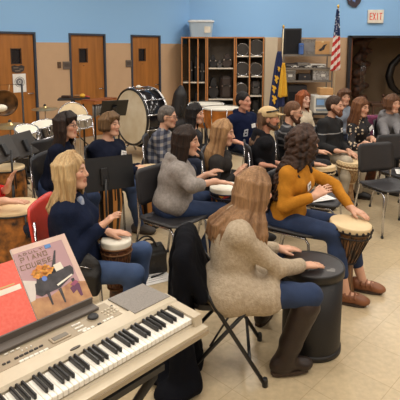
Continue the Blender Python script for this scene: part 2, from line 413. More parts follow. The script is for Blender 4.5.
        if boots: G.cap(g+Vector((0, 0, .07)), A+(K-A)*.25, .056, .060, .03).cap(A+(K-A)*.25, A+(K-A)*.84, .060, .076, .02)
        elif not bare: G.cap(g+Vector((0, 0, .05)), A, .045*s, .045*s, .02)
        else: 
            G.ell(A+fd*.03+Vector((0, 0, .0)), (.06, .028, .035), fr(fd), .01, sub=True)
        sh = build_sdf('boot' if boots else 'shoe', G.mesh(min(h, .007), lambda P: .0015*wob(P, 60), cut=[((0, 0, lift+.004), (0, 0, -1))]), shoes, root, off)
        if h < .009:
            m = MB(); pts = [(.135, 0), (.12, .03), (.06, .038), (-.03, .032), (-.068, .02), (-.074, 0)]
            poly = [(x, y) for x, y in pts]+[(x, -y) for x, y in pts[::-1][1:-1]]
            m.prism([(x*s*1.12, y*s*1.15) for x, y in poly], 0, .018, Matrix.Translation(g-Vector(off)) @ Matrix.Rotation(ya, 4, 'Z')); m.build('sole', mat('sole', (60, 45, 35), .7), sh)
            if bare:
                m = MB()
                for x in (.0, .035, .07): m.tube([tuple(g-Vector(off)+fd*x+lz*(.045*math.cos(t))*s+Vector((0, 0, .045+(.05-x*.25)*math.sin(t)))) for t in np.linspace(.1, PI-.1, 9)], .006, 6, flat=1.6)
                m.build('strap', shoes, sh)
    # hair
    style, ln = hair; Hs = SDF(); hk = dict(part=0, vol=1.0, n=26, fringe=False, cover=62, tail=0, spread=1.0); hk.update(hairkw or {}); rr = random.Random(key)
    vol = hk['vol']*(.955 if style == 'short' else 1)
    if style not in ('bald', 'none'):
        Hs.ell(hh(-.016, 0, .043), (.102*s*vol, .085*s*vol, .092*s*vol), Fh, .015)
        Hs.ell(hh(-.045, 0, 0), (.075*s*vol, .08*s*vol, .085*s*vol), Fh, .03)
    dirT = lambda t: (F*math.cos(t)*.125+L*math.sin(t)*.135)*hk['spread']
    if style in ('long', 'bob', 'curly'):
        n = int(hk['n']*(1.5 if style != 'curly' else 1)); cov = math.radians(hk['cover'])
        for i in range(n):
            t = cov+(2*PI-2*cov)*i/(n-1)+rr.uniform(-.05, .05); ct, st = math.cos(t), math.sin(t)
            j = lambda a=.008: rr.uniform(-a, a)
            fc = 1.0 if abs(t-PI) > 1.2 else 1
            top = hh(.03*ct+.01, .02*st+hk['part'], .128*vol+j(.003)); m1 = hh(.1*ct*vol-.01+j(), .088*st*vol+j(), .06+j()); m2 = hh(.102*ct*vol-.012+j(), .092*st*vol+j(), -.03+j()); m3 = hh(.09*ct*vol-.015+j(), .09*st*vol+j(), -.10+j())
            r = (.0115 if style != 'curly' else .015)*s
            pts = [top, m1, m2]
            if style == 'bob':
                e = hh(.085*ct*vol-.015+j(), .085*st*vol+j(), -.03-ln*rr.uniform(.85, 1.05)); pts = [top, m1, m2, e]; rs = [r*.8, r, r*1.1, r*.8]
            else:
                l = ln*rr.uniform(.85, 1.08); d4 = dirT(t); p4 = N+d4*.8+U*.0; 
                p5 = N+d4*(1.0)-U*l*.5-F*.01; p6 = N+d4*.98-U*l+F*.0
                if hk.get('drop'):
                    zz = Vector((0, 0, 1)); bk_ = -F*(.5-.5*ct)*.09; p4 = m3+d4*.28-zz*.05+bk_*.4; p5 = m3+d4*.5-zz*(.05+l*.4)+bk_*.8; p6 = m3+d4*.52-zz*(.06+l*.85)+bk_
                if l < .12: pts = [top, m1, m2, m3, N+d4*.75-U*l*.5]; rs = [r*.8, r, r*1.1, r, r*.7]
                else: pts = [top, m1, m2, m3, p4, p5, p6]; rs = [r*.8, r, r*1.1, r*1.1, r*1.1, r, r*.45]
            if style == 'curly':
                q = [pts[0]]; rs2 = [.014]; ph = rr.uniform(0, 6)
                for k in range(len(pts)-1):
                    for m_ in range(1, 6):
                        f_ = m_/5; b = pts[k].lerp(pts[k+1], f_); ph += 1.35; ra = .019*(1 if k else .6)
                        q.append(b+hl*math.cos(ph)*ra+hf*math.sin(ph)*ra+hu*j(.006)); rs2.append(.0125 if k < len(pts)-2 else .011)
                pts, rs = q, rs2
            Hs.chain([tuple(x) for x in pts], rs, .006)
        if hk['fringe']:
            for i in range(11):
                l_ = -.07+.14*i/10; Hs.chain([tuple(hh(.03, l_*.5, .13)), tuple(hh(.088-abs(l_)*.35, l_, .085)), tuple(hh(.094-abs(l_)*.45, l_*1.08, .042+rr.uniform(-.006, .006)))], [.014*s, .014*s, .008*s], .008)
    elif style == 'short':
        for i in range(60):
            t = rr.uniform(0, 2*PI); e = rr.uniform(-.15, 1.4)
            d = Vector(hf*math.cos(t)*math.cos(e)+hl*math.sin(t)*math.cos(e)+hu*math.sin(e)); 
            if math.cos(t) > .35 and e < .75: continue
            b = c+hu*.035*s-hf*.014*s; pnt = b+(hf*(d.dot(hf)*.098)+hl*(d.dot(hl)*.08)+hu*(d.dot(hu)*.09))*s*vol
            Hs.cap(pnt, pnt-hu*.02+hf*.008*rr.uniform(-1, 1), .013*s*max(.6, ln*10), .008*s, .01)
    elif style == 'bald':
        for q in (1, -1):
            Hs.ell(hh(-.03, q*.062, .02), (.045*s, .02*s, .05*s), Fh, .02)
        Hs.ell(hh(-.085, 0, .01), (.022*s, .06*s, .06*s), Fh, .03)
        Hs.ell(hh(-.03, 0, .035), (.083*s, .0765*s, .06*s), Fh, .02)
    if style != 'none':
        Hs.ell(hh(.098, 0, -.035), (.062*s, .066*s, .098*s), Fh, .012, sub=True)
        if style in ('short', 'bald'):
            Hs.ell(hh(.105, 0, .005), (.062*s, .07*s, .085*s), Fh, .01, sub=True)
            for q in (1, -1): Hs.ell(hh(.018, q*.085, -.03), (.05*s, .034*s, .065*s), Fh, .008, sub=True)
            Hs.ell(hh(.05, 0, -.10), (.12*s, .1*s, .06*s), Fh, .008, sub=True)
        fq = 55
        def hcol(P):
            q = (P-cn); ang = np.arctan2(q @ np.array(hl), q @ np.array(hf)); v = np.clip(.5+.28*np.sin(ang*9+2.5*np.sin(ang*4+1)+2*wob(P, 8))+.3*wob(P, 9), 0, 1)
            return hc1*v[:, None]+hc2*(1-v)[:, None]
        amp_h = .0016 if style != 'short' else .002
        def hdisp(P):
            q = (P-cn); ang = np.arctan2(q @ np.array(hl), q @ np.array(hf)-.0); return amp_h*np.sin(ang*38+2*wob(P, 14))
        build_sdf('hair', Hs.mesh(min(h, .007), hdisp if style != 'curly' else (lambda P: .004*wob(P, 90))), mat('hair', (255, 255, 255), .6, var=.42, scale=10, attr=True, bump=.35, bscale=14, stretch=(11, 11, 1.1), spec=.3), root, off, hcol)
    if beard:
        Bd = SDF(); bl = beard[1]
        Bd.cap(hh(.0, .056, -.05), hh(.055, .035, -.085-bl*.5), .02*s, .024*s, .02).cap(hh(.0, -.056, -.05), hh(.055, -.035, -.085-bl*.5), .02*s, .024*s, .02)
        Bd.ell(hh(.07, 0, -.092-bl*.5), (.034*s, .036*s, (.03+bl*.6)*s), Fh, .02).cap(hh(.088, .022, -.045), hh(.088, -.022, -.045), .009*s, None, .008)
        for q in (1, -1): Bd.cap(hh(.087, q*.024, -.045), hh(.078, q*.028, -.08), .009*s, .012*s, .01); Bd.cap(hh(-.005, q*.07, .0), hh(0, q*.058, -.05), .011*s, .018*s, .015)
        Bd.ell(hh(.105, 0, -.058), (.02*s, .017*s, .009*s), Fh, .004, sub=True)
        bc = np.array(srgb(beard[0])[:3]); build_sdf('beard', Bd.mesh(min(h, .007), lambda P: .003*wob(P, 110)), MATS['hair'], root, off, lambda P: np.tile(bc, (len(P), 1))*(.8+.3*wob(P, 50))[:, None])
    rel = lambda v: tuple(Vector(v)-Vector(off))
    if glasses:
        m = MB()
        for q in (1, -1):
            m.tube([rel(hh(.098, q*.032+.021*math.cos(t), .005+.016*math.sin(t))) for t in np.linspace(0, 2*PI, 17)[:-1]], .0022*s, 6, closed=True)
            m.tube([rel(hh(.096, q*.053, .01)), rel(hh(.05, q*.072, .01)), rel(hh(-.01, q*.084, .006))], .0022*s, 6)
        m.tube([rel(hh(.1, .011, .008)), rel(hh(.104, 0, .011)), rel(hh(.1, -.011, .008))], .0022*s, 6); m.build('glasses', mat('glasses_frame', (45, 35, 35), .3), root)
    if nametag:
        q, up_, rot = nametag; P0 = H+U*T*up_; R = (.112+.02)*bk
        # lies on the chest: march out from inside along F until outside the shirt
        base = P0+L*q; y = .11
        g = SDF(); 
        x = .24
        def shd(pt):
            d = 1.0
            for t in C.p:
                if t[6]: continue
                pt_ = np.array(pt)
                if t[0] == 'c':
                    dd = t[2]-t[1]; u = np.clip((pt_-t[1]) @ dd/max(1e-9, dd @ dd), 0, 1); v = np.linalg.norm(pt_-t[1]-u*dd)-(t[3]+(t[4]-t[3])*u)
                elif t[0] == 'e': w_ = t[3] @ (pt_-t[1]); k0 = np.linalg.norm(w_/t[2])+1e-9; k1 = np.linalg.norm(w_/t[2]**2)+1e-9; v = k0*(k0-1)/k1
                k = t[5]; hq = max(k-abs(d-v), 0)/k; d = min(d, v)-hq*hq*k*.25
            return d
        while x > 0 and shd(base+F*x) > .011: x -= .004
        e = .01; b0 = base+F*x; gr = Vector([shd(b0+Vector(v)*e)-shd(b0-Vector(v)*e) for v in ((1, 0, 0), (0, 1, 0), (0, 0, 1))]).normalized()
        y_ = U.cross(gr).normalized(); z_ = gr.cross(y_); M = Matrix((gr, y_, z_)).transposed().to_4x4(); M.translation = Vector(rel(b0))
        m = MB(); 
        MM = M @ Matrix.Rotation(math.radians(rot), 4, 'X')
        m.box((0, 0, 0), (.004, .085, .055), MM, bev=.0015); tg = m.build('name_tag', mat('paper_white', (238, 236, 232), .6), root)
        if h < .0085:
            m = MB()
            m.tube([MM @ Vector((.0028, -.028+.056*i/14, .006+.007*math.sin(i*2.1+len(key))-.004*math.cos(i*3.3))) for i in range(15)], .0011, 5)
            m.tube([MM @ Vector((.0028, -.018+.036*i/9, -.012+.004*math.sin(i*2.7))) for i in range(10)], .0009, 5); m.build('handwriting', mat('ink', (40, 45, 70), .6), tg)
    if cap:
        G = SDF(); G.ell(hh(-.01, 0, .055), (.108*s, .09*s, .083*s), Fh, .02)
        G.ell(hh(-.01, 0, -.04), (.15*s, .13*s, .085*s), Fh, .005, sub=True)
        for q in range(7):
            l_ = -.06+.12*q/6; G.cap(hh(.08, l_, .062), hh(.17-abs(l_)*.7, l_, .05), .006, .005, .012)
        cp = build_sdf('cap', G.mesh(.006), cap, root, off)
        m = MB(); m.tube([rel(hh(-.01+.112*math.cos(t), .094*math.sin(t), .085+.015*math.cos(t))) for t in np.linspace(-1.7, 1.7, 22)], .0045, 6, flat=2.2); m.build('glasses', mat('sunglasses', (25, 22, 22), .2), cp)
    PEOPLE[key] = dict(root=root, kn=kn, N=N, SL=SL, SR=SR, F=F, L=L, U=U, T=T)
    return root
# ======================= ROOM =======================
ROOM = math.radians(44); u2 = Vector((math.sin(ROOM), math.cos(ROOM), 0)); n2 = Vector((u2.y, -u2.x, 0))     # along the door wall / into the room
D2 = atz(90.5, 137); D2.z = 0
YB = 12.0
tc_ = (YB-D2.y)/u2.y; corner = D2+u2*tc_
CH = 4.2
def wallM(): return Matrix((u2, -n2, Vector((0, 0, 1)))).transposed().to_4x4()
WM = wallM(); WM.translation = D2           # local x along wall (away), y into the wall, z up
def paint(name, split, low, high, rough=.85, highvar=.05):
    m = mat(name, low, rough, var=.04, scale=3, bump=.12, bscale=90); nt = m.node_tree; N = nt.nodes; L = nt.links
    g = N.new('ShaderNodeNewGeometry'); sx = N.new('ShaderNodeSeparateXYZ'); L.new(g.outputs['Position'], sx.inputs[0])
    gt = N.new('ShaderNodeMath'); gt.operation = 'GREATER_THAN'; gt.inputs[1].default_value = split; L.new(sx.outputs[2], gt.inputs[0])
    mx = N.new('ShaderNodeMix'); mx.data_type = 'RGBA'; L.new(gt.outputs[0], mx.inputs[0])
    b = N['Principled BSDF']; src = b.inputs['Base Color'].links[0].from_socket; L.new(src, mx.inputs[6]); mx.inputs[7].default_value = srgb(high); L.new(mx.outputs[2], b.inputs['Base Color'])
    return m
TAN = (200, 166, 132); BLUE = (147, 194, 241)
pl = paint('paint_left', 1.945, TAN, BLUE); pb = paint('paint_back', 2.10, TAN, BLUE)
plain = mat('paint_plain', (196, 182, 160), .9, var=.03)
DW, DH, FW = .78, 2.09, .04
doors = [-1.56, 0, 1.53]
m = MB(); t0 = -9.5
edges = [t0]+[x for d in doors for x in (d-DW/2-FW, d+DW/2+FW)]+[tc_+.0]
for i in range(0, len(edges), 2): m.box(((edges[i]+edges[i+1])/2, .1, CH/2), (edges[i+1]-edges[i], .2, CH), WM)
for d in doors: m.box((d, .1, (CH+DH+FW)/2), (DW+2*FW, .2, CH-DH-FW), WM)
m.build('wall_left', pl, kind='structure')
wood = mat('door_wood', (166, 106, 46), .45, var=.22, scale=2.2, stretch=(6, 6, .5), bump=.05)
frm = mat('door_frame_paint', (52, 62, 78), .5)
for i, d in enumerate(doors):
    m = MB()
    for q in (-1, 1): m.box((d+q*(DW/2+FW/2), .06, (DH+FW)/2), (FW, .17, DH+FW), WM, bev=.004)
    m.box((d, .06, DH+FW/2), (DW, .17, FW), WM, bev=.004)
    f = m.build('door_%d' % (i+1), frm, kind='structure')
    m = MB(); wx, wz, ww, wh = d+.0-.10, 1.69, .19, .27
    if i == 0: wx = d+.05
    x0, x1 = d-DW/2+.003, d+DW/2-.003
    for a, b, c, e in ((x0, wx-ww/2, 0.01, DH), (wx+ww/2, x1, .01, DH), (wx-ww/2, wx+ww/2, .01, wz-wh/2), (wx-ww/2, wx+ww/2, wz+wh/2, DH)): m.box(((a+b)/2, .04, (c+e)/2), (b-a, .045, e-c), WM)
    m.build('door_leaf', wood, f)
    m = MB(); m.box((wx, .05, wz), (ww, .01, wh), WM); m.build('window_pane', mat('door_glass', (28, 30, 36), .15), f)
    m = MB()
    for q in (-1, 1): m.box((wx+q*ww/2, .015, wz), (.014, .012, wh+.02), WM); m.box((wx, .015, wz+q*wh/2), (ww, .012, .014), WM)
    m.build('window_frame', mat('dark_brown_metal', (60, 42, 30), .5), f)
    m = MB(); m.rod((d+DW/2-.07, .02, 1.0), (d+DW/2-.07, -.05, 1.0), .012, 8, WM); m.rod((d+DW/2-.07, -.05, 1.0), (d+DW/2-.18, -.05, 1.0), .01, 8, WM); m.build('handle', mat('chrome', (200, 200, 205), .2, 1), f)
    m = MB(); m.box((wx, .014, wz-wh/2-.07), (.035, .006, .012), WM); m.build('number_plate', mat('dark_brown_metal', (60, 42, 30), .5), f)
# poster and emblem on the nearest door
px = doors[0]+.09
c0 = Vector((px, .0, 1.36)); t = thing('poster', 'white paper poster with a round grey seal taped to the leftmost door', 'poster', WM @ Vector((px, .012, 1.20)), math.atan2(u2.y, u2.x))
m = MB(); m.box((0, 0, 0), (.25, .004, .34), bev=.001); m.build('paper', mat('paper_white', (238, 236, 232), .6), t)
m = MB()
for r0, r1, mm in ((.095, .085, 0), (.07, .03, 0)): m.prism([(r0*math.cos(a), r0*math.sin(a)) for a in np.linspace(0, 2*PI, 33)]+[(r1*math.cos(a), r1*math.sin(a)) for a in np.linspace(2*PI, 0, 33)], 0, .002, Matrix.Translation((0, -.003, .02)) @ Matrix.Rotation(PI/2, 4, 'X'))
m.prism([(.02*math.cos(a), .02*math.sin(a)) for a in np.linspace(0, 2*PI, 13)[:-1]], 0, .002, Matrix.Translation((0, -.003, .02)) @ Matrix.Rotation(PI/2, 4, 'X'))
m.build('round_seal', mat('print_grey', (120, 118, 120), .6), t)
t = thing('door_sign', 'dark crest-shaped sign above the white poster on the leftmost door', 'sign', WM @ Vector((px-.02, .012, 1.46)), math.atan2(u2.y, u2.x))
m = MB(); m.prism([(-.12, .05), (-.07, .07), (0, .05), (.07, .07), (.13, .04), (.11, -.03), (.05, -.07), (-.05, -.07), (-.11, -.04)], 0, .006, Matrix.Rotation(PI/2, 4, 'X')); m.build('board', mat('sign_dark', (58, 50, 48), .5), t)
m = MB()
for x, z, w_ in ((-.04, .02, .09), (.06, -.005, .07), (-.01, -.035, .1)): m.box((x, -.008, z), (w_, .003, .012))
m.build('lettering', mat('sign_print', (150, 130, 110), .6), t)
# switches and wall plates
for (ppx, ppy, w_, h_, lab, nm, cat) in ((59, 65, .07, .12, 'small brown wall switch plate between the two left doors', 'light_switch', 'switch'), (66.5, 65.3, .17, .15, 'square grey intercom panel right of the brown switch plate', 'wall_panel', 'panel'), (128.5, 63.5, .16, .15, 'square grey wall panel between the middle and right doors', 'wall_panel', 'panel')):
    d = ray(ppx, ppy); o_ = Vector((0, 0, HC)); k = (D2-o_).dot(n2)/d.dot(n2); P = o_+d*k
    t = thing(nm, lab, cat, P+n2*.012, math.atan2(u2.y, u2.x))
    m = MB(); m.box((0, 0, 0), (w_, .024, h_), bev=.004); m.build('plate', mat('plate_brown', (96, 72, 52), .4) if nm == 'light_switch' else mat('plate_grey', (118, 108, 100), .35, .4), t)
    m = MB(); 
    if nm == 'light_switch': m.box((0, -.016, 0), (.014, .012, .03), bev=.003); m.build('toggle', mat('plate_grey', (118, 108, 100), .35, .4), t)
    else:
        for q in range(4): m.box((0, -.014, .03-.018*q), (w_*.7, .005, .006))
        m.build('grille', mat('dark_brown_metal', (60, 42, 30), .5), t)
# back wall with the wide dark opening
XO0 = (344.5-200)/477*YB; ZH = 2.14
m = MB(); m.box(((corner.x+XO0)/2, YB+.1, CH/2), (XO0-corner.x, .2, CH)); m.box(((XO0+7.5)/2, YB+.1, (CH+ZH)/2), (7.5-XO0, .2, CH-ZH)); m.box((6.9, YB+.1, ZH/2), (1.2, .2, ZH)); m.build('wall_back', pb, kind='structure')
m = MB(); m.box((XO0+.03, YB, ZH/2), (.07, .24, ZH)); m.box(((XO0+6.3)/2, YB, ZH-.02), (6.3-XO0, .24, .05)); m.build('trim_1', mat('frame_black', (30, 30, 36), .5), kind='structure')
m = MB(); m.box((XO0+.10, YB+.06, ZH/2-.02), (.06, .1, ZH-.05)); m.build('trim_2', mat('jamb_wood', (130, 72, 36), .5), kind='structure')
# alcove behind
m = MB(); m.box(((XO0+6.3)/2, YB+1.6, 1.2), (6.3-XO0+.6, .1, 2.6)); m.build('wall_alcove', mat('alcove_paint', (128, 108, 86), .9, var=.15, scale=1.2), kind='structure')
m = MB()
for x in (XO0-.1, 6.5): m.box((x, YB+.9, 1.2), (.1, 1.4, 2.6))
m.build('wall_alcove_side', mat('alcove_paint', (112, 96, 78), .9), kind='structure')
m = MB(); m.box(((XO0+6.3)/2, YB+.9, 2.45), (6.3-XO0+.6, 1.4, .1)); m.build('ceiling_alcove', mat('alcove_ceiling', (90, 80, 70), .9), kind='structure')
# other walls (out of frame)
A0 = D2+u2*t0
m = MB(); m.box((A0.x-.1, (A0.y-4)/2, CH/2), (.2, A0.y+4, CH)); m.build('wall_side', plain, kind='structure')
m = MB(); m.box(((A0.x+7.5)/2, -4.1, CH/2), (7.5-A0.x, .2, CH)); m.build('wall_front', plain, kind='structure')
m = MB(); m.box((7.6, (YB-4)/2, CH/2), (.2, YB+4, CH)); m.build('wall_right', paint('paint_right', 2.1, TAN, BLUE), kind='structure')
fm = mat('floor_tile', (200, 180, 146), .33, var=.10, scale=30, spec=.5)
nt = fm.node_tree; N = nt.nodes; L = nt.links; b = N['Principled BSDF']; src = b.inputs['Base Color'].links[0].from_socket
tc = N.new('ShaderNodeTexCoord'); mp = N.new('ShaderNodeMapping'); mp.inputs['Rotation'].default_value = (0, 0, -math.radians(46)); mp.inputs['Scale'].default_value = (1/.305,)*3; L.new(tc.outputs['Object'], mp.inputs[0])
br = N.new('ShaderNodeTexBrick'); br.offset = 0; br.inputs['Scale'].default_value = 1; br.inputs['Mortar Size'].default_value = .008; br.inputs['Brick Width'].default_value = 1; br.inputs['Row Height'].default_value = 1; br.inputs['Mortar Smooth'].default_value = .4
br.inputs['Color1'].default_value = (1, 1, 1, 1); br.inputs['Color2'].default_value = (.93, .93, .92, 1); br.inputs['Mortar'].default_value = (.74, .70, .64, 1); L.new(mp.outputs[0], br.inputs[0])
mx = N.new('ShaderNodeMix'); mx.data_type = 'RGBA'; mx.blend_type = 'MULTIPLY'; mx.inputs[0].default_value = 1; L.new(src, mx.inputs[6]); L.new(br.outputs[0], mx.inputs[7]); L.new(mx.outputs[2], b.inputs['Base Color'])
nz = N.new('ShaderNodeTexNoise'); nz.inputs['Scale'].default_value = 1.6; nz.inputs['Detail'].default_value = 5; L.new(tc.outputs['Object'], nz.inputs[0]); mr = N.new('ShaderNodeMapRange'); mr.inputs[3].default_value = .2; mr.inputs[4].default_value = .42; L.new(nz.outputs[0], mr.inputs[0]); L.new(mr.outputs[0], b.inputs['Roughness'])
m = MB(); m.box(((A0.x+7.5)/2, (YB-2.2)/2, -.05), (7.7-A0.x+.6, YB+6, .1)); m.build('floor', fm, kind='structure')
m = MB(); m.box(((A0.x+7.5)/2, (YB-4)/2, CH+.05), (7.7-A0.x+.6, YB+4.6, .1)); m.build('ceiling', mat('ceiling_tile', (225, 222, 212), .9, var=.04), kind='structure')
m = MB(); m.box((3.2-.5+0, YB-.012, .05), (XO0-3.2+.5+0, .02, .1)); m.build('baseboard_back', mat('base_black', (50, 45, 42), .5), kind='structure')
# ceiling lamps
n_ = 0
for lx in (-4.2, -1.4, 1.4, 4.2):
    for ly in (-1.5, 1.4, 4.3, 7.2, 10.1):
        p = Vector((lx, ly, CH))
        if (p-D2).dot(n2) < .9: continue
        t = thing('ceiling_light', 'white recessed fluorescent ceiling light panel above the drum circle', 'light', (lx, ly, CH), 0, 'fluorescent panels in the ceiling') if n_ == 0 else dup(t, (lx, ly, CH), 0)
        if n_ == 0:
            m = MB()
            for q in (-1, 1): m.box((q*.3, 0, -.02), (.04, 1.24, .04)); m.box((0, q*.62, -.02), (.6, .04, .04))
            m.build('frame', mat('lamp_frame', (230, 230, 230), .5), t)
            m = MB(); m.box((0, 0, -.012), (.56, 1.2, .01)); m.build('diffuser', mat('lamp_glow', (255, 250, 240), .5, emit=((255, 246, 232), 3.0)), t)
        n_ += 1
        l = bpy.data.lights.new('lamp', 'AREA'); l.shape = 'RECTANGLE'; l.size = .56; l.size_y = 1.2; l.energy = 37; l.color = (1, .95, .885)
        o = bpy.data.objects.new('lamp', l); COL.objects.link(o); o.location = (lx, ly, CH-.05)
w = bpy.data.worlds.new('world'); S.world = w; w.use_nodes = True; w.node_tree.nodes['Background'].inputs[0].default_value = (.8, .85, .9, 1); w.node_tree.nodes['Background'].inputs[1].default_value = .3
vs = S.view_settings; vs.view_transform = 'Standard'; vs.look = 'None'; vs.gamma = 1; vs.exposure = 0.0; vs.use_curve_mapping = False
# ---------------- exit sign, emblem ----------------
p = at(375.5, 16.5, YB-.04)
t = thing('exit_sign', 'white box EXIT sign with red letters above the dark opening', 'sign', p)
m = MB(); m.box((0, 0, 0), (.38, .07, .32), bev=.008); m.build('housing', mat('sign_white', (235, 228, 215), .5), t)
def letters(segs, x0, z0, w_, h_, th, y, M=None):
    m = MB()
    for (ax, az, bx, bz) in segs:
        a = Vector((x0+ax*w_, y, z0+az*h_)); b = Vector((x0+bx*w_, y, z0+bz*h_)); d = b-a; ang = math.atan2(d.z, d.x)
        m.box((0, 0, 0), (d.length+th, .004, th), (M or Matrix()) @ Matrix.Translation((a+b)/2) @ Matrix.Rotation(-ang, 4, 'Y'))
    return m
GL = {'E': [(0, 0, 0, 1), (0, 1, 1, 1), (0, .5, .8, .5), (0, 0, 1, 0)], 'X': [(0, 0, 1, 1), (0, 1, 1, 0)], 'I': [(.5, 0, .5, 1)], 'T': [(.5, 0, .5, 1), (0, 1, 1, 1)],
 'P': [(0, 0, 0, 1), (0, 1, 1, 1), (1, 1, 1, .5), (1, .5, 0, .5)], 'A': [(0, 0, .5, 1), (.5, 1, 1, 0), (.25, .4, .75, .4)], 'N': [(0, 0, 0, 1), (0, 1, 1, 0), (1, 0, 1, 1)], 'O': [(0, 0, 0, 1), (0, 1, 1, 1), (1, 1, 1, 0), (1, 0, 0, 0)],
 'C': [(1, 1, 0, 1), (0, 1, 0, 0), (0, 0, 1, 0)], 'U': [(0, 1, 0, 0), (0, 0, 1, 0), (1, 0, 1, 1)], 'R': [(0, 0, 0, 1), (0, 1, 1, 1), (1, 1, 1, .5), (1, .5, 0, .5), (.4, .5, 1, 0)], 'S': [(0, 0, 1, 0), (1, 0, 1, .5), (1, .5, 0, .5), (0, .5, 0, 1), (0, 1, 1, 1)], 'D': [(0, 0, 0, 1), (0, 1, .8, .9), (.8, .9, 1, .5), (1, .5, .8, .1), (.8, .1, 0, 0)], 'L': [(0, 1, 0, 0), (0, 0, 1, 0)], 'B': [(0, 0, 0, 1), (0, 1, .85, .95), (.85, .95, .85, .55), (0, .5, .9, .5), (1, .45, 1, .05), (0, 0, 1, .03)]}
for i, ch in enumerate('EXIT'): letters(GL[ch], -.145+i*.078, -.075, .05, .15, .017, -.038).build('letter', mat('exit_red', (205, 70, 48), .5, emit=((205, 60, 40), .25)), t)
p = at(354, 0, YB-.02)
t = thing('wall_emblem', 'dark winged emblem on the blue wall, cut by the top edge', 'emblem', p)
m = MB(); m.prism([(-.22, .35), (-.17, .0), (-.14, -.10), (-.04, -.17), (.05, -.18), (.14, -.08), (.17, -.0), (.24, .35)], 0, .03, Matrix.Rotation(PI/2, 4, 'X')); m.build('shield', mat('emblem_dark', (50, 38, 52), .5), t)
m = MB(); m.prism([(-.05, .2), (-.05, -.02), (.02, -.06), (.05, .2)], .03, .036, Matrix.Rotation(PI/2, 4, 'X')); m.prism([(-.14, .25), (-.12, -.02), (-.09, -.0), (-.09, .2)], .03, .036, Matrix.Rotation(PI/2, 4, 'X')); m.build('blue_marking', mat('emblem_light', (100, 130, 190), .5), t)
# ======================= PROPS =======================
CHR = mat('chrome', (200, 200, 205), .2, 1); BLK = mat('black_metal', (24, 24, 26), .4); BLKP = mat('black_plastic', (30, 30, 32), .45, bump=.1, bscale=150)
RX = lambda a: Matrix.Rotation(a, 4, 'X'); RY = lambda a: Matrix.Rotation(a, 4, 'Y'); RZ = lambda a: Matrix.Rotation(a, 4, 'Z'); TR = lambda *a: Matrix.Translation(a)
def rrect(w, h, r, n=4):
    P = []
    for cx, cy, a0 in ((w/2-r, h/2-r, 0), (-w/2+r, h/2-r, PI/2), (-w/2+r, -h/2+r, PI), (w/2-r, -h/2+r, 1.5*PI)):
        for i in range(n+1): a = a0+PI/2*i/n; P.append((cx+r*math.cos(a), cy+r*math.sin(a)))
    return P
# ---------- chairs ----------
def shell(w, h, r, th, bend, M, nx=10, ny=8):     # curved rounded panel with thickness
    m = MB(); vs = []; fs = []
    for s_ in (0, 1):
        for j in range(ny+1):
            for i in range(nx+1):
                x = -1+2*i/nx; y = -1+2*j/ny
                cx = x*w/2; cy = y*h/2
                ex = max(0, abs(cx)-(w/2-r)); ey = max(0, abs(cy)-(h/2-r)); q = math.hypot(ex, ey)
                if q > r: cx = math.copysign(w/2-r+ex*r/q, cx); cy = math.copysign(h/2-r+ey*r/q, cy)
                vs.append((cx, cy, bend*(x*x)+(th if s_ else 0)))
    o = (nx+1)*(ny+1)
    for j in range(ny):
        for i in range(nx):
            a = j*(nx+1)+i; fs.append((a, a+1, a+nx+2, a+nx+1)); fs.append((o+a, o+a+nx+1, o+a+nx+2, o+a+1))
    for i in range(nx): a = i; fs.append((a, o+a, o+a+1, a+1)); a = ny*(nx+1)+i; fs.append((a, a+1, o+a+1, o+a))
    for j in range(ny): a = j*(nx+1); fs.append((a, a+nx+1, o+a+nx+1, o+a)); a += nx; fs.append((a, o+a, o+a+nx+1, a+nx+1))
    m.addf(vs, fs, True, M); return m
def chair_proto(name, label, col, loc, rz, group, frame=None):
    t = thing(name, label, 'chair', loc, rz, group); fm_ = frame or CHR
    shell(.45, .42, .07, .014, .012, TR(.01, 0, .445) @ RZ(PI/2)).build('seat', col, t)
    shell(.45, .30, .06, .014, .03, TR(-.225, 0, .70) @ RY(math.radians(-8)) @ Matrix(((0, 0, 1, 0), (1, 0, 0, 0), (0, 1, 0, 0), (0, 0, 0, 1)))).build('backrest', col, t)
    for q in (-1, 1):
        m = MB(); m.tube([(.21, q*.22, .012), (.18, q*.195, .40), (.15, q*.19, .432), (-.15, q*.19, .432)], .011, 8, None); m.build('leg', fm_, t)
        m = MB(); m.tube([(-.27, q*.21, .012), (-.19, q*.2, .42), (-.2, q*.2, .55), (-.215, q*.19, .78)], .011, 8); m.build('leg', fm_, t)
    for x in (0, -.15): m = MB(); m.rod((x, -.19, .43), (x, .19, .43), .009); m.build('crossbar', fm_, t)
    for x, y in ((.21, .22), (.21, -.22), (-.27, .21), (-.27, -.21)): m = MB(); m.lathe([(.014, 0), (.014, .02)], 10, TR(x, y, 0)); m.build('foot_cap', BLK, t)
    return t
CC = mat('chair_charcoal', (42, 41, 44), .5, bump=.1, bscale=200)
c1 = Vector((1.90, 4.74, 0)); a45 = math.radians(-70)
CH0 = chair_proto('stacking_chair', 'empty charcoal stacking chair with chrome legs, nearest of the empty chairs at right', CC, c1, a45, None)
dup(CH0, c1+Vector((.37, .50, 0)), a45, 'empty charcoal chair directly behind the nearest empty chair, sheet music on its seat')
dup(CH0, c1+Vector((.86, 1.05, 0)), a45, 'empty charcoal chair at the right edge, farthest of the three empty chairs')
def seat_at(H, fy, label, back=.03): 
    a = math.radians(fy); F = Vector((math.cos(a), math.sin(a), 0)); p = Vector((H[0], H[1], 0))+F*(.07+back); return dup(CH0, p, a, label)
RED = mat('chair_red', (212, 62, 48), .4)
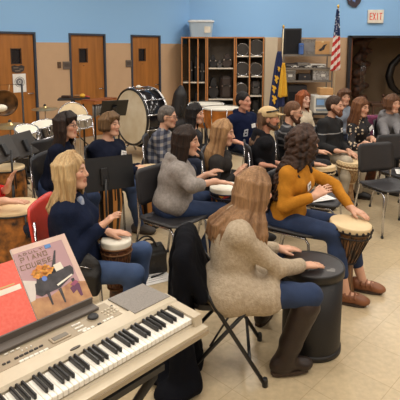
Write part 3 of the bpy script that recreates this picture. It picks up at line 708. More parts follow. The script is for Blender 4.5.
def folding_chair(loc, rz, label):
    t = thing('folding_chair', label, 'chair', loc, rz)
    m = MB(); m.prism(rrect(.40, .40, .06), 0, .03, TR(0, 0, .425)); m.build('seat', BLKP, t)
    shell(.44, .20, .05, .012, .02, TR(-.25, 0, .67) @ Matrix(((0, 0, 1, 0), (1, 0, 0, 0), (0, 1, 0, 0), (0, 0, 0, 1)))).build('backrest', BLKP, t)
    for q in (-1, 1):
        m = MB(); m.rod((.20, q*.21, .01), (-.26, q*.21, .75), .012, 8); m.build('leg', BLK, t)
        m = MB(); m.rod((-.26, q*.195, .01), (.10, q*.195, .43), .012, 8); m.build('leg', BLK, t)
        m = MB(); m.rod((-.10, q*.2, .22), (.02, q*.2, .43), .006, 6); m.build('brace', BLK, t)
        for x, y in ((.20, .21), (-.26, .195)): m = MB(); m.lathe([(.016, 0), (.016, .035), (.012, .05)], 10, TR(x, q*y, 0)); m.build('foot_cap', BLK, t)
    for a_, w_, z_ in ((-.2, .195, .1), (.115, .21, .155)): m = MB(); m.rod((a_, -w_, z_), (a_, w_, z_), .009); m.build('crossbar', BLK, t)
    return t
# ---------- music stands ----------
def music_stand(loc, rz, deskz, tilt, label, w=.5, hgt=.33, col=None, group=None):
    t = thing('music_stand', label, 'music stand', loc, rz, group); col = col or BLK
    M = TR(0, 0, deskz) @ RY(-tilt)            # desk faces -x local, leaning back
    m = MB(); m.box((0, 0, hgt/2), (.004, w, hgt), M); m.build('desk', col, t)
    m = MB(); m.box((-.03, 0, 0), (.06, w, .004), M); m.box((-.058, 0, .008), (.004, w, .016), M); m.build('lip', col, t)
    m = MB(); m.box((.018, 0, hgt*.42), (.03, .06, hgt*.5), M, bev=.004); m.rod((.03, 0, deskz+.1), (.03, 0, .25), .010); m.rod((.03, 0, deskz-.25), (.03, 0, .12), .014); m.build('pole', BLK, t)
    for k in range(3): a = 2*PI*k/3+.5; m = MB(); m.tube([(.03, 0, .16), (.03+.10*math.cos(a), .10*math.sin(a), .07), (.03+.27*math.cos(a), .27*math.sin(a), .01)], .009, 6); m.build('leg', BLK, t)
    return t
# ---------- drums ----------
HEADM = mat('drum_skin', (222, 196, 152), .55, var=.10, scale=5)
HEADW = mat('drum_skin_white', (232, 226, 210), .5, var=.06, scale=5)
ROPE = mat('rope_cream', (214, 190, 150), .8)
def stave(name, c1, c2, n): 
    if name in MATS: return MATS[name]
    m = mat(name, c1, .4); nt = m.node_tree; N = nt.nodes; L = nt.links; tc = [q for q in N if q.type == 'TEX_COORD'][0]
    g = N.new('ShaderNodeTexGradient'); g.gradient_type = 'RADIAL'; L.new(tc.outputs['Object'], g.inputs[0])
    k = N.new('ShaderNodeMath'); k.operation = 'MULTIPLY'; k.inputs[1].default_value = n; L.new(g.outputs[1], k.inputs[0]); f = N.new('ShaderNodeMath'); f.operation = 'FRACT'; L.new(k.outputs[0], f.inputs[0])
    rp = N.new('ShaderNodeValToRGB'); rp.color_ramp.interpolation = 'CONSTANT'; rp.color_ramp.elements[0].color = srgb(c1); rp.color_ramp.elements[1].color = srgb(c2); rp.color_ramp.elements[1].position = .5
    L.new(f.outputs[0], rp.inputs[0]); L.new(rp.outputs[0], N['Principled BSDF'].inputs['Base Color']); return m
def djembe(loc, label, R=.15, H=.58, col=None, ropes=24, rot=None, head=None, ropecol=None, waist=.42, foot=.75, tufts=False):
    t = thing('djembe', label, 'drum', loc, 0, None, rot); col = col or mat('djembe_wood', (120, 72, 40), .4, var=.3, scale=4, stretch=(4, 4, 1)); hd = head or HEADM; rc = ropecol or ROPE
    wz = H*.45; wr = R*waist
    prof = [(R*foot, 0), (R*foot*.97, .01), (wr*1.15, wz*.55), (wr, wz), (wr*1.25, wz+H*.08), (R*.88, H*.80), (R*.97, H*.93), (R*.97, H-.012)]
    m = MB(); m.lathe(prof, 36); m.build('shell', col, t)
    m = MB(); m.lathe([(R*.99, H-.035), (R*1.0, H-.012), (R*.985, H-.003), (R*.93, H+.001), (.0001, H+.002)], 36, cap=False); m.build('drumhead', hd, t)
    for z in (H-.04, H-.075): m = MB(); m.tube([(R*1.015*math.cos(a), R*1.015*math.sin(a), z) for a in np.linspace(0, 2*PI, 37)[:-1]], .0055, 6, closed=True); m.build('ring', rc, t)
    m = MB(); m.tube([(wr*1.22*math.cos(a), wr*1.22*math.sin(a), wz+H*.04) for a in np.linspace(0, 2*PI, 25)[:-1]], .006, 6, closed=True); m.build('ring', rc, t)
    m = MB()
    for i in range(ropes):
        a = 2*PI*i/ropes; b = a+PI/ropes
        for e0, e1 in ((a, b), (a+2*PI/ropes, b)):
            m.tube([(R*1.02*math.cos(e0), R*1.02*math.sin(e0), H-.06), (R*.93*math.cos((e0+e1)/2), R*.93*math.sin((e0+e1)/2), H*.82), (wr*1.28*math.cos(e1), wr*1.28*math.sin(e1), wz+H*.06)], .0028, 4)
        if tufts: m.sphere((R*1.03*math.cos(a), R*1.03*math.sin(a), H-.03), .010, 4, None, (1, 1, 1.3))
    m.build('rope_lacing', rc, t); return t
def conga(loc, label, R=.15, H=.74, col=None, group=None):
    t = thing('conga_drum', label, 'drum', loc, 0, group); col = col or stave('conga_stave', (206, 140, 72), (34, 24, 20), 9)
    m = MB(); m.lathe([(R*.72, 0), (R*.86, H*.2), (R*1.08, H*.5), (R*1.12, H*.65), (R*1.0, H*.93), (R*.97, H-.01)], 36); m.build('shell', col, t)
    m = MB(); m.lathe([(R*1.0, H-.03), (R*1.01, H-.01), (R*.97, H), (.0001, H+.003)], 36, cap=False); m.build('drumhead', HEADM, t)
    m = MB(); m.tube([(R*1.04*math.cos(a), R*1.04*math.sin(a), H-.03) for a in np.linspace(0, 2*PI, 37)[:-1]], .007, 6, closed=True); m.build('hoop', BLK, t)
    for i in range(6): a = PI/3*i+.2; m = MB(); m.rod((R*1.05*math.cos(a), R*1.05*math.sin(a), H-.03), (R*1.12*math.cos(a), R*1.12*math.sin(a), H-.2), .006, 6); m.build('tuning_lug', BLK, t)
    m = MB(); m.lathe([(R*.74, 0), (R*.76, .02), (R*.74, .04)], 30); m.build('base_ring', BLK, t)
    return t
def side_drum(name, loc, rot, label, R, H, shellm, headm, lugs=8, cat='drum', par=None, group=None, legs=0):
    t = thing(name, label, cat, loc, 0, group, rot)
    m = MB(); m.lathe([(R, 0), (R, H)], 36, cap=False); m.build('shell', shellm, t)
    for z in (0, H): m = MB(); m.tube([(R*1.02*math.cos(a), R*1.02*math.sin(a), z) for a in np.linspace(0, 2*PI, 37)[:-1]], .009, 6, closed=True); m.build('hoop', CHR, t)
    m = MB(); m.lathe([(R*.99, H), (.0001, H+.006)], 36, cap=False); m.build('drumhead', headm, t); m = MB(); m.lathe([(R*.99, 0), (.0001, -.006)], 36, cap=False); m.build('drumhead', headm, t)
    for i in range(lugs): a = 2*PI*i/lugs; m = MB(); m.rod((R*1.03*math.cos(a), R*1.03*math.sin(a), 0), (R*1.03*math.cos(a), R*1.03*math.sin(a), H), .005, 6); m.box((R*1.02*math.cos(a), R*1.02*math.sin(a), H/2), (.02, .02, min(.06, H*.4)), bev=.004); m.build('lug', CHR, t)
    for i in range(legs): a = 2*PI*i/legs; m = MB(); m.rod((R*1.05*math.cos(a), R*1.05*math.sin(a), H*.5), (R*1.25*math.cos(a), R*1.25*math.sin(a), -loc[2]+.0), .008); m.build('leg', CHR, t)
    return t
def cymbal(p, r, label, tilt=(0, 0), lower=None, curve=.12):
    t = thing('cymbal', label, 'cymbal', (p[0], p[1], p[2]), 0); R_ = RX(tilt[0]) @ RY(tilt[1])
    m = MB(); m.lathe([(r, 0), (r*.5, r*curve*.6), (r*.18, r*curve), (r*.12, r*curve*1.9), (.001, r*curve*2.3), (.001, r*curve*2.3-.003), (r*.12, r*curve*1.9-.003), (r*.18, r*curve-.003), (r*.5, r*curve*.6-.003), (r, -.002)], 40, R_, cap=False); m.build('plate', mat('cymbal_brass', (196, 168, 118), .3, .85, var=.15, scale=6), t)
    m = MB(); m.rod((0, 0, .06), (0, 0, -p[2]+.25), .008); m.build('pole', CHR, t)
    m = MB(); m.lathe([(.02, 0), (.02, .015), (.006, .03)], 10, TR(0, 0, r*curve*2)); m.build('wing_nut', BLK, t)
    for k in range(3): a = 2*PI*k/3+.3; m = MB(); m.rod((0, 0, -p[2]+.3), (.25*math.cos(a), .25*math.sin(a), -p[2]+.01), .008); m.build('leg', CHR, t)
    return t
# ---------- keyboard ----------
zt = .80; fr_c = atz(208, 318, zt); ux = Vector((-u2.x, -u2.y, 0))      # from the right end towards the near left
KL, KD = .911, .395
kroot = fr_c; ang = math.atan2(u2.y, u2.x)                # local +x goes away to the right end, +y to the back edge
k = thing('electronic_keyboard', 'champagne silver electronic piano keyboard on a black folding stand in the foreground', 'keyboard', (fr_c.x, fr_c.y, 0), ang)
SIL = mat('keyboard_silver', (196, 183, 160), .38, .15, var=.05, scale=20); SIL2 = mat('keyboard_silver_dark', (160, 146, 124), .42, .2, var=.04, scale=20)
GRY = mat('speaker_mesh', (138, 132, 126), .7, var=.25, scale=220, bump=.2, bscale=500)
m = MB()
# body cross-sections: extrude profile in yz along x
def ext(prof, x0, x1, m): 
    n = len(prof); vs = [(x0, y, z) for y, z in prof]+[(x1, y, z) for y, z in prof]
    m.addf(vs, [list(range(n)), [n+i for i in range(n)][::-1]]+[(i, (i+1) % n, n+(i+1) % n, n+i) for i in range(n)])
KW0, KW1 = -.866, -.040           # key bed
yk0, yk1 = .045, .165
ext([(.0, .733), (KD, .733), (KD, .795), (.17, .80), (.165, .772), (.045, .772), (.04, .765), (.0, .765)], KW0, KW1, m)
for x0, x1 in ((-KL, KW0), (KW1, 0)): ext([(.0, .733), (KD, .733), (KD, .795), (.19, .805), (.035, .803), (.03, .765), (.0, .765)], x0, x1, m)
ext([(.166, .80), (.176, .812), (.24, .814), (.25, .806), (KD-.004, .802), (KD-.004, .79), (.19, .79)], -KL+.002, -.002, m)
body = m.build('case', SIL, k)
m = MB(); m.box((-KL/2, -.001, .745), (KL+.0, .006, .016)); m.build('front_trim', SIL2, k)
m = MB(); ext([(.252, .8075), (KD-.02, .8035), (KD-.02, .795), (.252, .795)], -.70, -.215, m); m.build('control_panel', SIL2, k)
for x0, x1, nm in ((-.19, -.008, 'speaker_grille'), (-KL+.008, -KL+.19, 'speaker_grille')):
    m = MB(); ext([(.206, .816), (KD-.012, .8075), (KD-.012, .79), (.206, .79)], x0, x1, m); m.build(nm, GRY, k)
nw = 45; pitch = (KW1-KW0)/nw
WK = mat('key_white', (240, 236, 226), .25, var=.02); BK = mat('key_black', (20, 18, 18), .3)
kp = None
for i in range(nw):
    if kp is None: m = MB(); m.box((0, (yk0+yk1)/2, .785), (pitch-.0012, yk1-yk0-.002, .02), bev=.002); kp = m.build('white_key', WK, k); o = kp
    else: o = kp.copy(); COL.objects.link(o)
    o.location = (KW0+(i+.5)*pitch, 0, 0)
bp = None; seq = [1, 1, 0, 1, 1, 1, 0]      # after C D E F G A B
for i in range(nw-1):
    note = (i+2) % 7          # first white key is E
    if seq[note]:
        if bp is None: m = MB(); m.box((0, yk1-.0455, .802), (.0095, .089, .018), bev=.0025); bp = m.build('black_key', BK, k); o = bp
        else: o = bp.copy(); COL.objects.link(o)
        o.location = (KW0+(i+1)*pitch, 0, 0)
# panel furniture: px positions on the panel plane
def kloc(px, py, z=.81): p = atz(px, py, z)-Vector((fr_c.x, fr_c.y, 0)); return Vector((p.dot(u2), p.dot(-n2), 0))
pt = lambda px, py: kloc(px, py)
def pbox(px, py, sx, sy, nm, mt, hz=.006, z=.808):
    q = pt(px, py); m = MB(); m.box((q.x, q.y, z), (sx, sy, hz), bev=.0015); return m.build(nm, mt, k)
LCD = pbox(60, 337, .072, .036, 'display_bezel', SIL2, .008); q = pt(60, 337); m = MB(); m.box((q.x, q.y, .8125), (.056, .022, .002)); m.build('lcd_screen', mat('lcd', (128, 122, 112), .2), LCD)
q = pt(93, 317); m = MB(); m.lathe([(.021, 0), (.021, .008), (.017, .012), (.001, .012)], 24, TR(q.x, q.y, .806), cap=False); m.build('data_dial', BLKP, k)
q2 = pt(93, 317); m = MB(); m.lathe([(.024, 0), (.024, .003)], 24, TR(q2.x, q2.y, .806)); m.build('dial_ring', SIL2, k)
LB = mat('button_light', (226, 222, 212), .4); DB = mat('button_dark', (40, 36, 34), .4)
for i in range(6): pbox(21.5+4.9*i, 360.5-2.3*i, .016, .009, 'button', LB)
for i in range(6): pbox(16.5+4.9*i, 357.5-2.4*i, .014, .008, 'button', DB)
for i in range(3): pbox(6+6*i, 353.5-2.7*i, .014, .004, 'button', LB)
for i in range(3): pbox(22+4.5*i, 350-2.2*i, .006, .005, 'button', LB)
for x, y in ((4, 363.5), (8.5, 361.5)): pbox(x, y, .011, .008, 'button', DB)
for i in range(3):
    for j in range(2): pbox(74+3.1*i+3.6*j, 325+2.6*i-1.6*j, .022, .007, 'button', LB)
for i in range(3): pbox(84.5+4*i, 330.5-1.9*i, .014, .011, 'button', LB)
pbox(99.5, 323.5, .014, .011, 'button', DB)
for i in range(3): pbox(104.5+3.6*i, 320.5-1.7*i, .014, .010, 'button', LB)
for i in range(4):
    for j in range(3): pbox(102+3.2*i+3*j, 312.5-1.6*i+1.7*j-1, .009, .006, 'button', mat('button_pale', (214, 204, 184), .4))
pbox(111.5, 305.5, .008, .006, 'button', DB)
q = pt(76, 349.5); m = MB(); m.prism([(.02*math.cos(a), .0055*math.sin(a)) for a in np.linspace(0, 2*PI, 21)[:-1]], 0, .003, TR(q.x, q.y+.004, .813)); m.build('maker_badge', mat('badge', (90, 82, 72), .3, .5), k)
# music rest
m = MB(); m.box((-.57, KD-.006, .824), (.62, .008, .034), bev=.002); m.box((-.57, KD-.028, .811), (.62, .05, .012), bev=.002); m.build('music_rest', mat('rest_grey', (92, 84, 78), .5), k)
# stand: X of two pairs of square tubes
st = thing('keyboard_stand', 'black folding cross-legged keyboard stand under the electronic keyboard', 'stand', (fr_c.x, fr_c.y, 0), ang)
for x in (-.28, -.74):
    for s_ in (-1, 1):
        a = Vector((x+s_*.018, KD/2+s_*.26, .012)); b = Vector((x+s_*.018, KD/2-s_*.19, .70))
        m = MB(); m.tube([a, b], .017, 4, None); m.build('leg', BLK, st)
for yy in (-.19, .19): m = MB(); m.box((-.51, KD/2+yy, .717), (.56, .03, .022)); m.build('top_rail', BLK, st)
for yy in (-.26, .26): m = MB(); m.box((-.51, KD/2+yy, .013), (.56, .03, .024)); m.build('floor_rail', BLK, st)
m = MB(); m.lathe([(.03, -.03), (.03, .03)], 12, TR(-.28, KD/2, .30) @ RY(PI/2)); m.rod((-.76, KD/2, .30), (-.26, KD/2, .30), .01); m.build('pivot', BLK, st)
# ---------- books on the rest ----------
def bookM(bl, lean):       # frame: x along the keyboard (to the right), y up the cover, z towards the reader
    up_ = (Vector((0, 0, 1))*math.cos(lean)-n2*math.sin(lean)).normalized(); nz = u2.cross(up_); M = Matrix((u2, up_, nz)).transposed().to_4x4(); M.translation = bl; return M
TLp = atz(10, 250, 1.03); TRp = atz(63, 233, 1.03); lean = math.radians(43.5)
bw = (TRp-TLp).length; bh = .305
BL = TLp-(Vector((0, 0, 1))*math.cos(lean)-n2*math.sin(lean))*bh
M = bookM(BL, lean)
print('book', bw, BL, 'z', BL.z)
BR_ = M.to_3x3().to_euler()
b = thing('piano_book', 'mauve piano course book with a black grand piano and yellow flowers on its cover', 'book', BL, 0, None, tuple(BR_))
def T2(m_, name, mt, par=b, **kw): return m_.build(name, mt, par, **kw)
m = MB(); m.box((bw/2, bh/2, -.004), (bw, bh, .008), bev=.001); T2(m, 'pages', mat('paper_white', (238, 236, 232), .6))
m = MB(); m.box((bw/2, bh/2, .0012), (bw, bh, .0016)); T2(m, 'cover', mat('cover_mauve', (176, 138, 142), .45, var=.06, scale=6))
z = .0022
m = MB(); m.box((bw/2, bh-.012, z+.0002), (bw, .022, .0006)); m.box((bw-.012, bh/2+.02, z), (.024, bh*.72, .0006)); T2(m, 'cover_border', mat('cover_pinkish', (212, 182, 168), .5, var=.1, scale=12))
m = MB(); m.prism([(0, 0), (bw, 0), (bw, .08), (bw*.75, .10), (bw*.35, .075), (0, .09)], z, z+.0006); T2(m, 'painted_floor', mat('cover_floor', (196, 150, 100), .5, c2=(150, 100, 70), scale=18, var=.1))
m = MB(); m.prism([(0, .08), (.02, .082), (.05, .15), (.0, .17)], z+.0005, z+.001); T2(m, 'painted_wall', mat('cover_wall', (206, 196, 188), .5))
# piano picture
m = MB(); Z = z+.001
m.prism([(.04, .125), (.055, .16), (.10, .172), (.15, .165), (.205, .165), (.212, .15), (.205, .125), (.13, .092), (.07, .088)], Z, Z+.0005)
m.prism([(.115, .16), (.165, .245), (.172, .246), (.135, .155)], Z, Z+.0005)
for x, y0, y1 in ((.075, .04, .1), (.125, .03, .09), (.19, .06, .11)): m.prism([(x-.006, y1), (x+.008, y1), (x+.004, y0), (x-.002, y0)], Z, Z+.0005)
m.prism([(.03, .10), (.04, .14), (.075, .15), (.08, .09), (.05, .085)], Z, Z+.0004)
T2(m, 'painted_piano', mat('print_black', (28, 24, 28), .5, c2=(60, 55, 60), scale=30))
m = MB()
for i in range(9): a = i*.75; r = .012+.008*(i % 3); cx, cy = .085+.03*math.cos(a)*(1+.4*math.cos(i*2)), .178+.016*math.sin(a); m.prism([(cx+r*math.cos(q), cy+r*.6*math.sin(q)*(1 if j % 2 else .4)) for j, q in enumerate(np.linspace(0, 2*PI, 11)[:-1])], Z+.0006, Z+.001)
T2(m, 'painted_flowers', mat('print_yellow', (226, 160, 54), .5, c2=(190, 110, 40), scale=60))
m = MB(); m.prism([(.083+.011*math.cos(q), .148+.011*math.sin(q)) for q in np.linspace(0, 2*PI, 13)[:-1]], Z+.0006, Z+.001); T2(m, 'painted_vase', mat('print_blue', (90, 120, 190), .5))
m = MB(); m.box((.155, .175, Z+.0007), (.035, .03, .0006), rz=.1); m.prism([(.12, .108), (.195, .128), (.198, .122), (.123, .101)], Z+.0006, Z+.001); T2(m, 'painted_sheet', mat('print_cream', (230, 222, 205), .5))
m = MB(); m.prism([(.165, .075), (.2, .09), (.21, .08), (.205, .03), (.195, .03), (.19, .06), (.17, .05)], Z+.0006, Z+.001); T2(m, 'painted_stool', mat('print_plum', (96, 44, 78), .5))
m = MB(); m.prism([(.17, .088), (.198, .1), (.21, .088), (.185, .078)], Z+.001, Z+.0014); T2(m, 'stool_cushion', mat('print_rose', (150, 70, 100), .5))
m = MB(); m.box((.147, bh-.033, Z+.0004), (.026, .016, .0006)); T2(m, 'maker_sticker', mat('print_badge', (80, 130, 190), .5))
def text_row(par, word, x0, y0, cw, ch, gap, th, mt, zz, nm='lettering'):
    mm_ = MB()
    for i, c_ in enumerate(word):
        if c_ == ' ': continue
        for (ax, az, bx, bz) in GL[c_]:
            a = Vector((x0+i*(cw+gap)+ax*cw, y0+az*ch, zz)); d = Vector(((bx-ax)*cw, (bz-az)*ch, 0)); an = math.atan2(d.y, d.x)
            mm_.box((0, 0, 0), (d.length+th, th, .0006), TR(*(a+d/2)) @ RZ(an))
    return mm_.build(nm, mt, par)
OL = mat('print_olive', (128, 104, 66), .5)
text_row(b, 'ADULT', .018, bh-.040, .013, .009, .010, .0018, OL, Z+.0006)
text_row(b, 'PIANO', .022, bh-.066, .014, .018, .010, .0024, OL, Z+.0006)
text_row(b, 'COURSE', .012, bh-.097, .014, .018, .009, .0024, OL, Z+.0006)
# red book
RTR = TLp+Vector((0, 0, 0)); rh = .262; rw_ = .229
BL2 = BL-u2*(rw_+.003)
b2 = thing('red_book', 'red speckled music book with a white title strip on the music rest', 'book', BL2-Vector((0, 0, .0)), 0, None, tuple(BR_))
m = MB(); m.box((rw_/2, rh/2, -.004), (rw_, rh, .008), bev=.001); m.build('pages', mat('paper_white', (238, 236, 232), .6), b2)
m = MB(); m.box((rw_/2, rh/2, .0012), (rw_, rh, .0016)); m.build('cover', mat('cover_red', (222, 82, 62), .45, scale=90, c2=(226, 100, 80), var=.1), b2)
m = MB(); m.box((rw_*.63, rh*.585, .0025), (.15, .020, .001)); m.build('title_strip', mat('print_cream', (230, 222, 205), .5), b2)
m = MB(); m.box((rw_*.66, rh*.65, .0025), (.1, .006, .001)); m.build('title_line', mat('print_gold', (210, 170, 110), .5), b2)
# ---------- paper with pen, handbag ----------
p = atz(154, 277, 0)
t = thing('sheet_of_paper', 'white sheet of paper lying on the floor beyond the keyboard', 'paper', (p.x-.03, p.y, .001), math.radians(28))
m = MB(); m.box((0, 0, .001), (.30, .26, .002)); m.build('page', mat('paper_white', (238, 236, 232), .6), t)
m = MB()
for i in range(6): m.box((-.0, -.09+.032*i, .0024), (.2-.03*(i % 2), .004, .0006))
m.build('printed_lines', mat('print_grey', (120, 118, 120), .6), t)
t = thing('pen', 'black pen lying on the white paper on the floor', 'pen', (p.x+.03, p.y+.01, .011), math.radians(40))
m = MB(); m.tube([(-.065, 0, 0), (.05, 0, 0), (.062, 0, 0), (.07, 0, 0)], [.006, .006, .004, .001], 8); m.build('barrel', BLK, t); m = MB(); m.box((-.04, 0, .008), (.045, .003, .003)); m.build('clip', CHR, t)
p = atz(149, 268, 0); B_ = SDF(); a_ = math.radians(20); Fb = fr((math.cos(a_), math.sin(a_), 0)); o3 = Vector((p.x-.01, p.y-.06, 0))
t = thing('handbag', 'black slouchy handbag with two handles on the floor beside the paper', 'bag', o3)
B_.boxp(o3+V(0, 0, .09), (.135, .06, .07), Fb, .02, .02).boxp(o3+V(0, 0, .18), (.12, .03, .03), Fb, .015, .05)
LEA = mat('bag_leather', (24, 22, 22), .5, bump=.4, bscale=40)
build_sdf('body', B_.mesh(.008, lambda P: .006*wob(P, 22)), LEA, t, o3)
for q in (-1, 1): m = MB(); m.tube([tuple(Vector((math.cos(a_)*x-math.sin(a_)*q*.035, math.sin(a_)*x+math.cos(a_)*q*.035, .19+.10*math.sqrt(max(0, 1-(x/.08)**2))))) for x in np.linspace(-.08, .08, 13)], .008, 6); m.build('handle', LEA, t)
# ======================= BACKGROUND FURNITURE =======================
OAK = mat('cabinet_oak', (196, 128, 70), .5, var=.15, scale=5, stretch=(8, 8, 1)); CGR = mat('cabinet_grey', (150, 140, 126), .7, var=.05); SHF = mat('shelf_white', (222, 214, 200), .5); DKB = mat('cabinet_back', (122, 112, 102), .8)
YC = 11.3; XC = lambda px: (px-200)/477*YC
def cabinet(label, x0, x1, cols, shelves, group=None, H=2.10, dp=.66, doors_=False):
    t = thing('instrument_cabinet', label, 'cabinet', ((x0+x1)/2, YC+dp/2, 0), 0, group); w = x1-x0; yf = -dp/2
    m = MB(); m.box((0, dp/2-.01, H/2), (w-.04, .02, H-.02)); m.build('back_panel', DKB, t)
    for q in (-1, 1): m = MB(); m.box((q*(w/2-.012), .01, H/2), (.022, dp-.02, H)); m.build('side_panel', CGR, t)
    m = MB(); m.box((0, .01, H-.012), (w-.05, dp-.02, .02)); m.build('top_panel', CGR, t); m = MB(); m.box((0, .01, .05), (w-.05, dp-.03, .1)); m.build('plinth', CGR, t)
    m = MB()
    xs = [-w/2+.02]+cols+[w/2-.02]
    for x in (xs[0], xs[-1]): m.box((x*1.012, yf, H/2), (.024, .022, H))
    m.box((0, yf, H-.018), (w-.08, .022, .03)); m.box((0, yf, .03), (w-.08, .022, .06))
    m.build('face_frame', OAK, t)
    for x in cols: m = MB(); m.box((x, 0, H/2), (.02, dp-.06, H-.06)); dv = m.build('divider', CGR, t); m = MB(); m.box((x, yf, H/2), (.028, .02, H-.1)); m.build('divider_edge', OAK, dv)
    for i in range(len(xs)-1):
        for z in shelves[i]:
            a, b = xs[i]+.02, xs[i+1]-.02
            m = MB(); m.box(((a+b)/2, .0, z), (b-a, dp-.06, .024)); m.box(((a+b)/2, yf+.02, z), (b-a, .012, .03)); m.build('shelf', SHF, t)
        for z in (.3, 1.2, 1.9): m = MB(); m.box((xs[i]+.028, yf-.013, z), (.02, .01, .07)); m.build('hinge', BLK, t)
    return t, xs
A_, xsA = cabinet('instrument cabinet with three narrow oak-edged bays at the left of the row', XC(181.5), XC(206.5), [-.105, .095], [[1.04], [1.04], [1.04]])
Bc, xsB = cabinet('wide middle instrument cabinet with two tall open shelves of dark cases', XC(206.8), XC(234.5), [], [[.64, 1.37]])
Cc, xsC = cabinet('instrument cabinet with two columns of drum cubbies at the right of the row', XC(234.8), XC(263), [.0], [[.72, 1.18, 1.65], [.72, 1.18, 1.65]])
# tall beige locker to the right
x0, x1 = XC(263.3), XC(276.5)
t = thing('tall_locker', 'tall plain beige locker standing beside the cubby cabinet, behind the yellow flag', 'locker', ((x0+x1)/2, YC+.33, 0))
m = MB(); m.box((0, 0, 1.045), (x1-x0-.01, .62, 2.09), bev=.006); m.build('body', mat('locker_beige', (196, 180, 156), .6, var=.03), t); m = MB(); m.box((.0, -.317, 1.05), (x1-x0-.03, .014, 2.0), bev=.003); m.build('door', mat('locker_beige', (196, 180, 156), .6), t); m = MB(); m.box((.1, -.33, 1.05), (.015, .015, .12)); m.build('handle', CHR, t)
CASE = mat('case_black', (30, 28, 30), .55, bump=.3, bscale=60); CASE2 = mat('case_brown', (56, 44, 40), .55, bump=.3, bscale=60); CASEG = mat('case_grey', (84, 80, 80), .5)
def rcase(p, w, d, h, label, mt, kind=0, rz=0):
    t = thing('instrument_case', label, 'instrument case', p, rz)
    m = MB()
    if kind == 0: m.box((0, 0, h/2), (w, d, h), bev=min(w, d, h)*.22)
    else: m.prism([((w/2)*math.cos(a)*(1 if math.sin(a) < 0 else .6), h/2+(h/2)*math.sin(a)) for a in np.linspace(0, 2*PI, 25)[:-1]], -d/2, d/2, RX(PI/2))
    m.build('shell', mt, t)
    m = MB(); m.box((0, -d/2-.003, h*.55), (w*.9, .008, .012)); m.build('seam', BLK, t)
    m = MB(); m.tube([(-.05, -d/2, h*.6), (-.04, -d/2-.03, h*.6), (.04, -d/2-.03, h*.6), (.05, -d/2, h*.6)], .008, 6); m.build('handle', BLK, t)
    for q in (-1, 1): m = MB(); m.box((q*w*.3, -d/2-.005, h*.55), (.03, .01, .03)); m.build('latch', CHR, t)
    return t
def mdrum(p, R, W, label, shellc, rz=0):
    t = thing('marching_drum', label, 'drum', (p[0], p[1], p[2]+R*1.02), rz)
    M = RX(PI/2)
    m = MB(); m.lathe([(R, -W/2), (R, W/2)], 28, M); m.build('shell', shellc, t)
    for q in (-1, 1): m = MB(); m.tube([(R*1.0*math.cos(a), q*W/2, R*1.0*math.sin(a)) for a in np.linspace(0, 2*PI, 29)[:-1]], .009, 6, closed=True); m.build('hoop', CHR, t)
    for q in (-1, 1): m = MB(); m.lathe([(R*.97, q*W/2), (.001, q*(W/2+.004))], 28, M, cap=False); m.build('drumhead', mat('head_grey', (66, 62, 60), .4), t)
    for i in range(6): a = PI/3*i; m = MB(); m.rod((R*1.03*math.cos(a), -W/2, R*1.03*math.sin(a)), (R*1.03*math.cos(a), W/2, R*1.03*math.sin(a)), .006); m.build('tension_rod', CHR, t)
    return t
cx = lambda x, tt: tt.location.x+x
yI = YC+.28
def onshelf(px, z): return (XC(px), yI, z+.013)
rcase(onshelf(190.5, 1.04), .10, .4, .5, 'slim black case upright in the leftmost narrow bay, upper row', CASE)
rcase(onshelf(197, 1.04), .13, .4, .62, 'black case filling the middle narrow bay, upper row', CASE)
rcase(onshelf(202.3, 1.04), .12, .4, .45, 'black case in the third narrow bay, upper row', CASE)
rcase((XC(189), yI, .1), .11, .4, .55, 'black case at the bottom of the leftmost narrow bay', CASE)
rcase((XC(197), yI, .1), .12, .4, .7, 'tall black case at the bottom of the middle narrow bay', CASE)
rcase(onshelf(213, 1.37), .20, .35, .30, 'black rounded case on the upper shelf of the wide cabinet, left end', CASE, 1)
rcase(onshelf(219.5, 1.37), .13, .3, .17, 'small grey case between two black cases on the wide upper shelf', CASEG, 1)
rcase(onshelf(227, 1.37), .25, .35, .34, 'larger brown-black rounded case at right of the wide upper shelf', CASE2, 1)
rcase(onshelf(213.5, .64), .26, .42, .50, 'black instrument case on the middle shelf of the wide cabinet, left', CASE, 1)
rcase(onshelf(226, .64), .29, .42, .54, 'bulky brown instrument bag on the middle shelf of the wide cabinet, right', CASE2, 0)
rcase((XC(214), yI, .1), .26, .42, .42, 'black case at the floor level of the wide cabinet, left', CASE, 0)
rcase((XC(227), yI, .1), .26, .42, .40, 'black case at the floor level of the wide cabinet, right', CASE, 0)
RDK = mat('drum_black_shell', (34, 32, 34), .35); RWD = mat('drum_wood_shell', (128, 86, 56), .4)
mdrum(onshelf(242.5, 1.65), .14, .22, 'dark marching drum in the top left cubby', RDK); 
mdrum(onshelf(256, 1.65), .185, .30, 'large ringed marching drum in the top right cubby', RDK)
mdrum(onshelf(242.5, 1.18), .16, .3, 'dark marching drum in the second left cubby', RDK); mdrum(onshelf(256, 1.18), .15, .3, 'dark marching drum in the second right cubby', RDK)
mdrum(onshelf(241.5, .72), .14, .3, 'dark marching drum in the third left cubby', RDK)
rcase(onshelf(256, .72), .22, .3, .33, 'grey case with bright front in the third right cubby', CASEG)
rcase((XC(242), yI, .1), .2, .4, .5, 'black case in the bottom left cubby', CASE); rcase((XC(256), yI, .1), .2, .4, .5, 'black case in the bottom right cubby', CASE)
